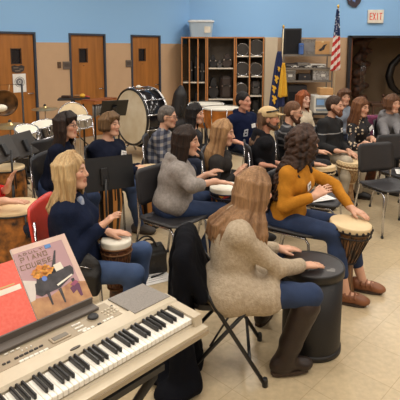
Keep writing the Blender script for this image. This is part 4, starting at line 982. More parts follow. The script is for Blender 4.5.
# storage bin
t = thing('storage_bin', 'translucent plastic storage bin with white lid on top of the cabinets', 'bin', (XC(201), YC+.33, 2.10))
BIN = mat('bin_plastic', (206, 226, 244), .3, var=.03, trans=.3)
m = MB(); vs = []
for z, s_ in ((0, .85), (.34, 1.0)):
    for x, y in rrect(.58*s_, .42*s_, .05): vs.append((x, y, z))
n_ = len(vs)//2; inn = [(x*.97, y*.96, z+(.01 if i < n_ else 0)) for i, (x, y, z) in enumerate(vs)]
m.addf(vs+inn, [(i, (i+1) % n_, n_+(i+1) % n_, n_+i) for i in range(n_)]+[(2*n_+(i+1) % n_, 2*n_+i, 3*n_+i, 3*n_+(i+1) % n_) for i in range(n_)]+[list(range(n_))[::-1], list(range(2*n_, 3*n_))]+[(n_+i, n_+(i+1) % n_, 3*n_+(i+1) % n_, 3*n_+i) for i in range(n_)], False); m.build('tub', BIN, t)
m = MB(); m.prism(rrect(.62, .46, .05), .342, .38); m.prism(rrect(.52, .36, .05), .38, .395); m.build('lid', mat('lid_white', (226, 230, 234), .4), t)
m = MB(); m.box((.15, -.205, .22), (.14, .006, .26), RX(-.03)); m.build('paper_label', mat('paper_cream', (232, 224, 208), .6), t)
for i in range(5): pass
for x, y, z, sx in ((-.12, 0, .06, .3), (.1, .02, .08, .25), (-.02, -.03, .17, .36)):
    pass
t2 = thing('folded_cloth', 'pale folded contents inside the translucent storage bin', 'cloth', (XC(201), YC+.33, 2.116)); m = MB(); m.box((0, 0, .07), (.42, .28, .13), bev=.03); m.build('lower_fold', mat('cloth_white', (214, 216, 222), .9), t2); m = MB(); m.box((-.03, 0, .18), (.34, .25, .08), bev=.03); m.build('upper_fold', mat('cloth_blue', (120, 150, 200), .9), t2)
# ---------------- shelving unit with equipment ----------------
YS = 11.2; XS = lambda px: (px-200)/477*YS; ZS = lambda py: HC-(py-49)/477*YS
t = thing('shelving_unit', 'grey metal shelving unit crowded with boxes between the two flags', 'shelves', ((XS(283)+XS(330))/2, YS+.25, 0)); w = XS(330)-XS(283)
zs = [ZS(54.5), ZS(67.5), ZS(80), .48, .1]
for i, z in enumerate(zs): m = MB(); m.box((0, 0, z-.015), (w, .5, .03), bev=.003); m.box((0, -.252, z-.015), (w, .006, .045)); m.build('shelf', mat('shelf_metal', (128, 122, 116), .4, .5), t)
for sx in (-1, 1):
    for sy in (-1, 1): m = MB(); m.box((sx*(w/2+.012), sy*.24, (zs[0]+.0)/2), (.025, .03, zs[0])); m.build('post', mat('shelf_metal', (128, 122, 116), .4, .5), t)
def bx(name, label, cat, px, z, w, h, d, mt, y=0, parts=None, rz=0):
    t = thing(name, label, cat, (XS(px), YS+.25+y, z+.001), rz); m = MB(); m.box((0, 0, h/2), (w, d, h), bev=.012); m.build('body', mt, t)
    for (nm, c, dd, mm) in (parts or []): m = MB(); m.box(c, dd, bev=.002); m.build(nm, mm, t)
    return t
GB = mat('box_grey', (150, 144, 138), .6, c2=(70, 66, 64), scale=40, var=.1); KR = mat('box_kraft', (196, 150, 98), .7, var=.1); WHT = mat('plastic_white', (215, 212, 205), .4); DRK = mat('gear_dark', (38, 36, 40), .5)
bx('loudspeaker', 'black loudspeaker standing tallest on the shelving unit top', 'speaker', 291.5, zs[0], .40, .60, .36, mat('speaker_black', (28, 28, 34), .5), 0, [('grille', (0, -.183, .3), (.34, .01, .52), mat('grille_black', (18, 18, 22), .9, bump=.5, bscale=120)), ('handle', (.205, 0, .4), (.012, .1, .05), CHR)])
bx('cardboard_box', 'grey printed box on the shelving unit top beside the speaker', 'box', 306.5, zs[0], .33, .34, .3, GB, -.06, [('lid', (0, 0, .345), (.34, .31, .02), GB), ('printed_panel', (0, -.153, .17), (.26, .006, .2), mat('print_grey', (120, 118, 120), .6))])
bx('cardboard_box', 'brown kraft box with a black figure printed on it, right end of the shelf top', 'box', 320.5, zs[0], .34, .31, .3, KR, -.06, [('tape', (0, -.153, .29), (.05, .005, .03), mat('tape', (220, 200, 150), .4))])
o = [x for x in bpy.data.objects if x.get('label', '').startswith('brown kraft box')][0]
m = MB(); m.prism([(-.1, .1), (-.02, .16), (.02, .22), (.11, .25), (.06, .19), (.04, .12), (-.04, .08)], .153, .158, RX(PI/2)); m.build('printed_figure', mat('print_black', (28, 24, 28), .5), o)
bx('storage_pouch', 'blue cloth pouch leaning between the speaker and the grey box', 'pouch', 299.3, zs[0], .10, .26, .2, mat('pouch_blue', (70, 104, 168), .8), -.18, [('zip', (0, -.103, .2), (.07, .006, .01), CHR)])
# shelf 2: cables, silver gear
for i, (px_, w_, h_, mt, lb) in enumerate([(290.5, .3, .10, DRK, 'dark low equipment case on the second shelf, left'), (302.5, .28, .12, GB, 'silver grey gadget box on the second shelf, middle'), (317, .36, .09, WHT, 'flat white plastic tray on the second shelf, right')]):
    bx('equipment_case', lb, 'case', px_, zs[1], w_, h_, .35, mt, -.03, [('front_plate', (0, -.178, h_/2), (w_*.8, .006, h_*.5), mat('shelf_metal', (128, 122, 116), .4, .5)), ('cable', (w_*.2, -.19, h_*.4), (.1, .02, .02), DRK)])
for i in range(6):
    px_ = 287+6.6*i; t = thing('coiled_cable', ['black cable coil at the far left of the second shelf', 'pale cable coil left of centre on the second shelf', 'black cable coil near the centre of the second shelf', 'pale cable coil right of centre on the second shelf', 'black cable coil toward the right of the second shelf', 'pale cable coil at the right end of the second shelf'][i], 'cable', (XS(px_), YS+.04, zs[1]+.013))
    m = MB(); m.tube([(.055*math.cos(a), .03*math.sin(a), .01*math.sin(3*a)+a*.0016) for a in np.linspace(0, 6*PI, 60)], .008, 5); m.build('coil', DRK if i % 2 == 0 else WHT, t); m = MB(); m.rod((.055, 0, .02), (.09, -.02, .02), .008); m.build('plug', CHR, t)
bx('storage_box', 'clear lidded box of small parts on the third shelf, left', 'box', 289.5, zs[2], .26, .22, .3, GB, -.06, [('lid', (0, 0, .225), (.27, .31, .02), WHT), ('front_label', (0, -.153, .11), (.1, .005, .06), WHT)])
bx('storage_box', 'clear lidded box of small parts on the third shelf, right', 'box', 320, zs[2], .38, .24, .3, mat('box_clear', (186, 184, 182), .3, c2=(110, 106, 104), scale=30, var=.1), -.06, [('lid', (0, 0, .245), (.39, .31, .02), WHT), ('front_label', (0.05, -.153, .12), (.1, .005, .06), WHT)])
bx('equipment_case', 'dark tangled gear in the middle of the third shelf', 'case', 304, zs[2], .3, .15, .3, DRK, -.06, [('latch', (0, -.155, .09), (.05, .01, .03), CHR)])
bx('amplifier', 'black amplifier on the low shelf below the third', 'amplifier', 297, zs[3], .45, .5, .4, DRK, 0, [('front_grille', (0, -.203, .2), (.4, .01, .3), mat('grille_black', (18, 18, 22), .9))])
bx('cardboard_box', 'small brown box on top of the white printer', 'box', 318, .80, .30, .16, .3, KR, -.25, [('tape', (0, 0, .162), (.05, .3, .004), mat('tape', (220, 200, 150), .4))])
# printer / monitor below on a cart
t = thing('equipment_cart', 'black equipment cart holding the white printer by the shelving', 'cart', (XS(318), YS-.45, 0))
m = MB(); m.box((0, 0, .39), (.62, .44, .03)); m.build('top_shelf', DRK, t); m = MB(); m.box((0, 0, .12), (.62, .44, .03)); m.build('bottom_shelf', DRK, t)
for sx in (-1, 1):
    for sy in (-1, 1): m = MB(); m.box((sx*.28, sy*.19, .22), (.03, .03, .32)); m.build('leg', DRK, t); m = MB(); m.sphere((sx*.28, sy*.19, .035), .034, 6); m.build('wheel', BLK, t)
o = [x for x in bpy.data.objects if x.get('label', '').startswith('small brown box on top')][0]; o.location = (XS(319)+.0, YS-.45, .406+.40)
t = thing('printer', 'white and blue-fronted printer on the cart beside the red-haired woman', 'printer', (XS(318), YS-.45, .406)); m = MB(); m.box((0, 0, .2), (.52, .38, .4), bev=.02); m.build('body', WHT, t); m = MB(); m.box((-.02, -.193, .24), (.4, .01, .2)); m.build('front_panel', mat('panel_grey', (120, 130, 140), .4), t); m = MB(); m.box((-.12, -.2, .25), (.16, .008, .12)); m.build('screen', mat('panel_blue', (120, 160, 210), .3), t); m = MB(); m.box((0, -.2, .08), (.42, .03, .05), bev=.005); m.build('paper_tray', mat('panel_grey', (120, 130, 140), .4), t)
# ---------------- flags ----------------
def flag(name, label, pole_px, y, toppy, cloth_fn, par, lean=0):
    p = at(pole_px, 60, y); base = Vector((p.x, y, 0)); t = thing(name, label, 'flag', base)
    ztop = HC-(toppy-49)/477*y
    m = MB(); m.tube([(0, 0, .04), (lean, 0, ztop)], .013, 8); m.build('pole', mat('flag_pole', (214, 196, 160), .4), t)
    m = MB(); m.lathe([(.16, 0), (.15, .03), (.03, .06), (.02, .12)], 20); m.build('base', mat('flag_base', (150, 110, 50), .3, .8), t)
    m = MB(); m.sphere((lean, 0, ztop+.03), .028, 6, None, (1, 1, 1.6)); m.build('finial', mat('gold', (220, 180, 90), .3, .9), t)
    cloth_fn(t, ztop, lean); return t
def drape(ztop, zbot, wtop, wbot, xo, folds, nx=40, nz=26, th=.008, sk=0.0):
    vs = []; fs = []
    for s_ in (0, 1):
        for j in range(nz+1):
            v = j/nz; z = ztop+(zbot-ztop)*v; w = wtop+(wbot-wtop)*(v**.7)
            for i in range(nx+1):
                u = i/nx; x = xo+(u-.5)*w+sk*v; y = .03*math.sin(u*folds*2*PI+1.5*v)*(.35+.65*v)-.03-(th if s_ else 0); vs.append((x, y, z-.06*w*math.sin(u*5)*v))
    n_ = (nx+1)*(nz+1)
    for j in range(nz):
        for i in range(nx): a = j*(nx+1)+i; fs.append((a, a+1, a+nx+2, a+nx+1)); fs.append((n_+a, n_+a+nx+1, n_+a+nx+2, n_+a+1))
    for i in range(nx): fs.append((i, n_+i, n_+i+1, i+1)); a = nz*(nx+1)+i; fs.append((a, a+1, n_+a+1, n_+a))
    for j in range(nz): a = j*(nx+1); fs.append((a, a+nx+1, n_+a+nx+1, n_+a)); a += nx; fs.append((a, n_+a, n_+a+nx+1, a+nx+1))
    return vs, fs, nx, nz
def us_cloth(t, ztop, lean):
    vs, fs, nx, nz = drape(ztop-.03, ztop-1.40, .05, .23, lean*.6, 3); m = MB(); m.addf(vs, fs, True)
    mt = mat('flag_stripes', (196, 60, 56), .8); nt = mt.node_tree; N = nt.nodes; L = nt.links; tc = [q for q in N if q.type == 'TEX_COORD'][0]
    # slanting stripes, with a navy canton in the upper part
    sp = N.new('ShaderNodeSeparateXYZ'); L.new(tc.outputs['Object'], sp.inputs[0])
    a = N.new('ShaderNodeMath'); a.operation = 'MULTIPLY_ADD'; a.inputs[1].default_value = -1.1; L.new(sp.outputs[0], a.inputs[0]); L.new(sp.outputs[2], a.inputs[2])
    k = N.new('ShaderNodeMath'); k.operation = 'MULTIPLY'; k.inputs[1].default_value = 5.2; L.new(a.outputs[0], k.inputs[0]); f = N.new('ShaderNodeMath'); f.operation = 'FRACT'; L.new(k.outputs[0], f.inputs[0])
    rp = N.new('ShaderNodeValToRGB'); rp.color_ramp.interpolation = 'CONSTANT'; rp.color_ramp.elements[0].color = srgb((196, 56, 52)); rp.color_ramp.elements[1].color = srgb((236, 226, 218)); rp.color_ramp.elements[1].position = .5; L.new(f.outputs[0], rp.inputs[0])
    g = N.new('ShaderNodeMath'); g.operation = 'GREATER_THAN'; g.inputs[1].default_value = ztop-.62; L.new(sp.outputs[2], g.inputs[0])
    vo = N.new('ShaderNodeTexVoronoi'); vo.inputs['Scale'].default_value = 18; L.new(tc.outputs['Object'], vo.inputs[0]); r2 = N.new('ShaderNodeValToRGB'); r2.color_ramp.interpolation = 'CONSTANT'; r2.color_ramp.elements[0].color = srgb((226, 228, 236)); r2.color_ramp.elements[1].color = srgb((40, 56, 100)); r2.color_ramp.elements[1].position = .33; L.new(vo.outputs['Distance'], r2.inputs[0])
    mx = N.new('ShaderNodeMix'); mx.data_type = 'RGBA'; L.new(g.outputs[0], mx.inputs[0]); L.new(rp.outputs[0], mx.inputs[6]); L.new(r2.outputs[0], mx.inputs[7]); L.new(mx.outputs[2], N['Principled BSDF'].inputs['Base Color'])
    m.build('cloth', mt, t)
flag('national_flag', 'striped red and white flag with starry blue field on a pole by the opening', 334.5, 11.0, 9.5, us_cloth, None, .04)
def st_cloth(t, ztop, lean):
    vs, fs, nx, nz = drape(ztop-.50, ztop-1.75, .08, .36, lean*.5-.06, 3, sk=-.03); m = MB(); m.addf(vs, fs, True); m.build('cloth', mat('flag_navy', (38, 48, 92), .8), t)
    m = MB()
    for (x, z, r) in ((-.09, ztop-1.10, .055), (-.14, ztop-1.32, .055), (-.13, ztop-1.55, .06), (-.04, ztop-.88, .035)):
        m.prism([(x+r*(1+.5*math.cos(5*a))*math.cos(a)*.7, z+r*(1+.4*math.sin(3*a))*math.sin(a)*1.5) for a in np.linspace(0, 2*PI, 25)[:-1]], .055, .075, RX(PI/2))
    m.build('yellow_emblem', mat('flag_yellow', (222, 172, 50), .8), t)
    v2, f2, _, _ = drape(ztop-.75, ztop-1.5, .05, .22, .05, 2, 14, 16); m = MB(); m.addf([(x, y-.085, z) for x, y, z in v2], f2, True); m.build('gold_fringe_fold', mat('flag_yellow', (222, 172, 50), .8, c2=(200, 140, 40), scale=20, var=.1), t)
flag('state_flag', 'navy flag with yellow emblem on a pale pole in front of the beige locker', 280.5, 10.75, 29, st_cloth, None, .05)
# ---------------- drums in the back left ----------------
# concert bass drum
p = at(131, 117, 8.0); nrm = Vector((-.74, -.67, 0)); az = math.atan2(nrm.y, nrm.x)
t = thing('bass_drum', 'huge concert bass drum with cream head and black shell on a stand', 'drum', (p.x, p.y, 0), az); R = .455; zc = p.z; Mx = TR(0, 0, zc) @ RY(PI/2)
m = MB(); m.lathe([(R, -.42), (R, 0)], 56, Mx); m.build('shell', mat('drum_gloss_black', (22, 22, 28), .15), t)
for q_, r_ in ((.005, .012), (-.425, -.432)): m = MB(); m.lathe([(R*.985, q_), (.001, r_)], 56, Mx, cap=False); m.build('drumhead', mat('bass_head', (222, 212, 190), .6, c2=(206, 190, 160), scale=4, var=.1), t)
for x in (0, -.42): m = MB(); m.tube([(x, R*1.03*math.cos(a), zc+R*1.03*math.sin(a)) for a in np.linspace(0, 2*PI, 57)[:-1]], .017, 8, closed=True); m.build('hoop', BLK if x == 0 else mat('hoop_white', (220, 216, 206), .4), t)
for x in (-.025, -.395): m = MB(); m.tube([(x, R*1.06*math.cos(a), zc+R*1.06*math.sin(a)) for a in np.linspace(0, 2*PI, 57)[:-1]], .008, 6, closed=True); m.build('rim', CHR, t)
for i in range(12): a = 2*PI*i/12+.15; y_, z_ = R*1.075*math.cos(a), zc+R*1.075*math.sin(a); m = MB(); m.rod((0.01, y_, z_), (-.43, y_, z_), .008); m.box((-.13, y_, z_), (.06, .025, .025), bev=.004); m.box((-.29, y_, z_), (.06, .025, .025), bev=.004); m.build('tension_rod', CHR, t)
m = MB(); m.sphere((-.22, -.08, zc+R+.035), .045, 8, None, (1, 1, .7)); m.build('mallet_felt', HEADW, t)
for q in (-1, 1): m = MB(); m.tube([(-.05, q*.42, .02), (-.21, q*.3, .20), (-.37, q*.42, .02)], .018, 8); m.tube([(-.21, q*.3, .2), (-.21, q*.25, zc-R*.9)], .018, 8); m.build('stand_leg', CHR, t)
m = MB(); m.box((-.2, .02, zc-R-.03), (.3, .6, .02)); m.build('cradle', BLK, t)
m = MB(); m.prism([(.10*math.cos(a), .035*math.sin(a)) for a in np.linspace(0, 2*PI, 17)[:-1]], 0, .004, TR(-.21, -.23, zc+R*.87) @ RX(-.55) @ RZ(PI/2)); m.build('gold_badge', mat('badge_gold', (206, 130, 50), .4), t)
# timpani
def timp(px, py, Y, label, R=.30):
    p = at(px, py, Y); t = thing('timpani', label, 'drum', (p.x, p.y, 0)); z = p.z
    m = MB(); m.lathe([(.08, z-.46), (R*.6, z-.42), (R*.9, z-.28), (R, z-.06), (R, z-.02)], 36); m.build('copper_bowl', mat('copper', (206, 130, 62), .3, .6, var=.2), t)
    m = MB(); m.lathe([(R, z-.012), (.001, z-.004)], 36, cap=False); m.build('drumhead', HEADW, t)
    m = MB(); m.lathe([(R*1.0, z-.03), (R*1.07, z-.03), (R*1.07, z), (R*1.0, z)], 36, cap=False); m.build('rim', mat('rim_white', (220, 216, 206), .4), t)
    for i in range(8): a = PI/4*i+.2; m = MB(); m.rod((R*1.1*math.cos(a), R*1.1*math.sin(a), z-.01), (R*1.06*math.cos(a), R*1.06*math.sin(a), z-.3), .009); m.build('tuning_rod', CHR, t)
    for i in range(4): a = PI/2*i+.3; m = MB(); m.tube([(R*1.05*math.cos(a), R*1.05*math.sin(a), z-.25), (R*.7*math.cos(a), R*.7*math.sin(a), .2), (R*.9*math.cos(a), R*.9*math.sin(a), .01)], .015, 6); m.build('leg', BLK, t)
    m = MB(); m.lathe([(.1, .04), (.1, .08), (.03, .1), (.03, z-.45)], 16); m.build('pedal_column', BLK, t)
    return t
timp(206, 103, 8.7, 'copper timpani with a white head below the wide cabinet, farther left one'); timp(222, 107, 8.0, 'copper timpani with white rim just behind the blonde woman, nearer one')
# black upright case beside cabinets
p = at(176, 100, 9.3); G = SDF(); o3 = Vector((p.x, p.y, 0)); t = thing('cello_case', 'tall black instrument case standing between the bass drum and the cabinets', 'instrument case', o3)
G.cap(o3+V(0, 0, .28), o3+V(.02, 0, .34), .20, .19, .1).cap(o3+V(.03, 0, .6), o3+V(.08, 0, .92), .15, .13, .08).cap(o3+V(.08, 0, .9), o3+V(.10, 0, 1.08), .06, .05, .1)
build_sdf('shell', G.mesh(.02), CASE, t, o3); m = MB(); m.tube([(.1, -.13, .55), (.12, -.17, .6), (.12, -.17, .7), (.1, -.13, .75)], .01, 6); m.build('handle', BLK, t); m = MB(); m.box((.0, 0, .04), (.12, .12, .08), bev=.02); m.build('foot', BLK, t)
# trap table with small percussion
p = at(74, 98.0, 8.7); t = thing('percussion_table', 'small black percussion tray table in front of the middle door', 'table', (p.x, p.y, 0), .2)
m = MB(); m.box((0, 0, p.z-.015), (.56, .34, .03), bev=.008); m.build('tray', mat('tray_black', (40, 34, 32), .7), t); m = MB(); m.rod((0, 0, .25), (0, 0, p.z-.03), .018); m.build('pole', BLK, t)
for k_ in range(3): a = 2*PI*k_/3; m = MB(); m.rod((0, 0, .3), (.28*math.cos(a), .28*math.sin(a), .01), .01); m.build('leg', BLK, t)
zt2 = p.z
t = thing('wood_block', 'brown wood block on the left of the percussion tray', 'percussion block', (p.x-.14, p.y, zt2)); m = MB(); m.box((0, 0, .025), (.16, .1, .045), bev=.008); m.build('block', mat('wood_dark', (74, 48, 34), .5), t); m = MB(); m.box((0, -.052, .025), (.13, .006, .01)); m.build('slot', BLK, t)
t = thing('wood_block', 'tan ridged block in the middle of the percussion tray', 'percussion block', (p.x+.06, p.y, zt2)); m = MB(); m.box((0, 0, .03), (.13, .1, .055), bev=.01); m.build('block', mat('wood_tan', (150, 104, 62), .5), t); m = MB(); m.box((0, -.052, .03), (.1, .006, .01)); m.build('slot', BLK, t)
t = thing('hand_shaker', 'yellow and red hand shaker at the right of the percussion tray', 'shaker', (p.x+.16, p.y-.02, zt2+.035)); m = MB(); m.sphere((0, 0, .01), .042, 8, None, (1.3, .9, .9)); m.build('rattle', mat('shaker_yellow', (230, 176, 50), .4), t); m = MB(); m.rod((.05, 0, 0), (.13, 0, -.012), .012); m.build('handle', mat('shaker_red', (200, 70, 60), .4), t)
# xylophone with orange frame
p = at(101, 101, 8.7); t = thing('xylophone', 'wooden-framed xylophone with grey resonators behind the black music stand', 'xylophone', (p.x, p.y, 0), 1.0); zx = p.z
m = MB(); m.box((0, -.15, zx), (.66, .03, .05)); m.box((0, .15, zx), (.66, .03, .05)); m.box((-.32, 0, zx), (.03, .3, .05)); m.box((.32, 0, zx), (.03, .3, .05)); m.build('frame', mat('xylo_wood', (170, 104, 52), .5), t)
for i in range(11): m = MB(); m.box((-.29+.058*i, 0, zx+.035), (.05, .32-.012*i, .02), bev=.004); m.build('bar', mat('xylo_bar', (150, 84, 44), .35), t)
for i in range(11): m = MB(); m.lathe([(.022, zx-.26+.014*i), (.022, zx-.03)], 10, TR(-.29+.058*i, -.1, 0)); m.build('resonator', mat('resonator_grey', (156, 154, 152), .35, .5), t)
for x in (-.3, .3):
    for y in (-.14, .14): m = MB(); m.rod((x, y, .03), (x, y, zx-.03), .016); m.build('leg', BLK, t)
# snare, cream tom
p = at(82, 117.5, 7.2); side_drum('snare_drum', (p.x, p.y, p.z-.13), (.12, 0, 0), 'chrome snare drum on a stand behind the dark-haired woman', .15, .13, mat('chrome', (200, 200, 205), .2, 1), HEADW, 8, legs=3)
p = at(72, 119, 8.0); side_drum('concert_tom', (p.x, p.y, p.z), (1.25, 0, .35), 'round cream drumhead tilted up behind the chrome snare drum', .235, .2, mat('tom_tan', (196, 160, 110), .4), mat('tom_cream', (228, 206, 166), .5), 8)
ob = [x for x in bpy.data.objects if x.name.startswith('concert_tom')][0]
m = MB(); m.rod((0, .1, .1), (0, -.75, .3), .012); m.build('support', CHR, ob)
p = at(24, 129, 5.6); side_drum('tom_drum', (p.x+.02, p.y+.0, p.z-.12), (.25, .15, 0), 'chrome-rimmed tom drum above the left music stands, left one', .13, .13, mat('chrome', (200, 200, 205), .2, 1), HEADW, 8, legs=3)
p = at(44, 125, 5.9); side_drum('tom_drum', (p.x, p.y, p.z-.12), (.25, -.1, 0), 'chrome-rimmed tom drum just left of the dark-haired woman', .15, .14, mat('chrome', (200, 200, 205), .2, 1), HEADW, 8, legs=3)
p = at(45, 109, 7.0); cymbal(p, .19, 'brass cymbal on a stand in front of the tan wall by the leftmost door', (.05, 0))
p = at(10, 126, 5.8); cymbal(p, .21, 'wide brass cymbal at the far left below the dark one', (.06, .03))
# big dark cymbal/gong seen from below
p = at(4, 103, 6.4); t = thing('gong', 'dark bronze gong hanging at the far left edge', 'gong', (p.x, p.y, 0), .5)
m = MB(); m.lathe([(.001, -.03), (.05, -.028), (.09, -.012), (.15, -.008), (.175, 0), (.175, .03), (.168, .03), (.14, .006)], 40, TR(0, 0, p.z) @ RX(PI/2), cap=False); m.build('disc', mat('gong_bronze', (120, 84, 48), .35, .6, c2=(50, 36, 26), scale=7, var=.2), t)
m = MB(); m.tube([(-.24, .02, .0), (-.24, .02, p.z+.24), (.24, .02, p.z+.24), (.24, .02, .0)], .014, 8); m.build('frame', BLK, t); 
for q in (-1, 1): m = MB(); m.rod((q*.08, .015, p.z+.24), (q*.07, .015, p.z+.14), .004); m.build('cord', ROPE, t)
for q in (-1, 1): m = MB(); m.rod((q*.24, -.2, .015), (q*.24, .24, .015), .014); m.build('foot_bar', BLK, t)
p = at(1, 108, 5.9); t = thing('drum_mallet', 'large cream felt mallet resting on the gong stand at the left edge', 'mallet', (p.x, p.y, p.z)); m = MB(); m.sphere((0, 0, 0), .065, 8, None, (1.2, .8, .7)); m.build('felt_head', HEADW, t); m = MB(); m.rod((-.05, 0, -.01), (-.3, .05, -.15), .01); m.build('handle', mat('wood_tan', (150, 104, 62), .5), t)
p = at(-2, 118, 5.6); side_drum('floor_tom', (p.x-.05, p.y, .42), (0, 0, 0), 'black floor tom at the left edge under the brass cymbal', .2, .34, RDK, HEADW, 8, legs=3)
# ---------------- music stands ----------------
SG = mat('stand_grey', (56, 50, 45), .5)
p = at(105, 190.5, 3.85); music_stand((p.x, p.y, 0), math.radians(298), p.z, math.radians(12), 'black music stand desk seen from behind, in front of the short-haired woman', .52, .275)
p = at(113, 116, 6.6); music_stand((p.x, p.y, 0), math.radians(-68), p.z, math.radians(-38), 'black music stand against the big bass drum', .36, .30)
p = at(9, 160, 4.55); music_stand((p.x, p.y, 0), math.radians(-14), p.z-.0, math.radians(30), 'grey-brown music stand tipped back at far left, nearer one', .38, .25, SG)
p = at(29, 155, 4.9); music_stand((p.x, p.y, 0), math.radians(-14), p.z-.0, math.radians(24), 'grey-brown music stand tipped back just behind another at far left', .38, .25, SG)
# ---------------- in the alcove ----------------
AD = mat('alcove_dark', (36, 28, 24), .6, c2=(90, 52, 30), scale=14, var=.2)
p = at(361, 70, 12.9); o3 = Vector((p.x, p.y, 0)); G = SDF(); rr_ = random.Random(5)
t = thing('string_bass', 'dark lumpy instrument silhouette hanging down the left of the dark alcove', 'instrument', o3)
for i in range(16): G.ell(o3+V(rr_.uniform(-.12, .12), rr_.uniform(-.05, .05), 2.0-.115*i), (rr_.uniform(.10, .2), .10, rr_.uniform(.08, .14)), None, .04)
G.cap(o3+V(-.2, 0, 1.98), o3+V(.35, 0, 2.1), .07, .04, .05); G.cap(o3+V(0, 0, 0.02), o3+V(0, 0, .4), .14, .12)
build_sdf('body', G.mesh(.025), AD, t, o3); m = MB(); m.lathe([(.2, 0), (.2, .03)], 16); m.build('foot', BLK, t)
for i in range(4): m = MB(); m.rod((-.05+.035*i, -.13, .5), (-.05+.035*i, -.15, 1.8), .004); m.build('string', CHR, t)
p = at(394, 80, 12.8); t = thing('sousaphone', 'dark curved sousaphone tube rising at the right of the dark alcove', 'brass instrument', (p.x, p.y, 0))
pts = [(.35, 0, 1.75), (.12, 0, 1.62), (-.08, 0, 1.38), (-.14, 0, 1.1), (-.06, 0, .85), (.1, 0, .7), (.35, 0, .62)]; P3 = []
for i in range(len(pts)-1):
    for f_ in np.linspace(0, 1, 6)[:-1]: P3.append(tuple(Vector(pts[i]).lerp(Vector(pts[i+1]), float(f_))))
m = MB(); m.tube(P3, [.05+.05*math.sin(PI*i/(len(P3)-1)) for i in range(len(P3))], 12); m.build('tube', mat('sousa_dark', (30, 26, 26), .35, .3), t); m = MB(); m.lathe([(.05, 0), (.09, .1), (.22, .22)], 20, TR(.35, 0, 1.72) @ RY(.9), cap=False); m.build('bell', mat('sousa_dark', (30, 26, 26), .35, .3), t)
m = MB(); m.rod((.1, 0, .03), (.1, 0, .68), .03); m.lathe([(.2, 0), (.2, .03)], 16, TR(.1, 0, 0)); m.build('stand', BLK, t)
p = at(386, 103, 11.4); t = thing('side_table', 'dark brown wooden table in the dark opening behind the seated grey hoodie', 'table', (p.x, 11.5, 0)); m = MB(); m.box((0, 0, .53), (.75, .45, .04), bev=.006); m.box((0, 0, .48), (.68, .38, .06)); m.build('table_top', mat('table_brown', (84, 58, 44), .5), t)
for sx in (-1, 1):
    for sy in (-1, 1): m = MB(); m.box((sx*.32, sy*.17, .225), (.05, .05, .45)); m.build('leg', mat('table_brown', (84, 58, 44), .5), t)
t = thing('scroll_ornament', 'small brown carved wooden piece standing on the dark table', 'ornament', (p.x-.05, 11.45, .551)); m = MB(); m.lathe([(.07, 0), (.05, .03), (.02, .05), (.03, .1), (.015, .14)], 16); m.build('stem', AD, t); m = MB(); m.sphere((0, 0, .17), .04, 7); m.build('knob', AD, t)
# ======================= THE DRUM CIRCLE =======================
def G_(px, Y, z=.53): return Vector(((px-200)/477*Y, Y, z))
def Fv(deg, up=0): a = math.radians(deg); return Vector((math.cos(a), math.sin(a), up))
def feet(H, fy, fwd=.42, sp=.14, z=.09, toe=8):
    F = Fv(fy); L = Vector((-F.y, F.x, 0)); b = Vector((H.x, H.y, z)); return [(b+F*fwd+L*sp, fy+toe), (b+F*fwd-L*sp, fy-toe)]
DN = (0, 0, -1)
JN = mat('denim_blue', (38, 55, 88), .9, var=.2, scale=9, bump=.15, bscale=180); JN2 = mat('denim_light', (56, 76, 112), .9, var=.22, scale=8, bump=.15, bscale=180); JND = mat('denim_dark', (24, 32, 54), .9, var=.15, bump=.15, bscale=180)
BLKT = mat('trousers_black', (22, 22, 26), .85); KHK = mat('trousers_khaki', (176, 164, 144), .85, var=.08)
def knit(name, c, **k): return mat(name, c, .9, spec=.12, var=k.get('var', .1), scale=k.get('scale', 30), bump=k.get('bump', .3), bscale=k.get('bscale', 120), sheen=0, c2=k.get('c2'))
BEI = knit('cardigan_beige', (188, 172, 150), c2=(168, 152, 130), scale=60, bump=.5); MUS = knit('top_mustard', (190, 127, 42), bump=.25); NVY = knit('sweater_navy', (24, 32, 54)); NV2 = knit('shirt_navy', (22, 27, 44))
GRH = knit('hoodie_grey', (156, 149, 144), c2=(136, 129, 124), scale=50); GR2 = knit('hoodie_grey_dark', (122, 120, 122)); NVH = knit('hoodie_navy', (22, 30, 58)); BKH = knit('hoodie_black', (28, 28, 32)); REDS = knit('shirt_red', (196, 34, 36)); GRD = knit('shirt_charcoal', (54, 51, 50)); BLS = knit('sweater_black', (26, 26, 28)); CRM = knit('top_cream', (214, 200, 176)); LBL = knit('top_bluegrey', (130, 138, 150))
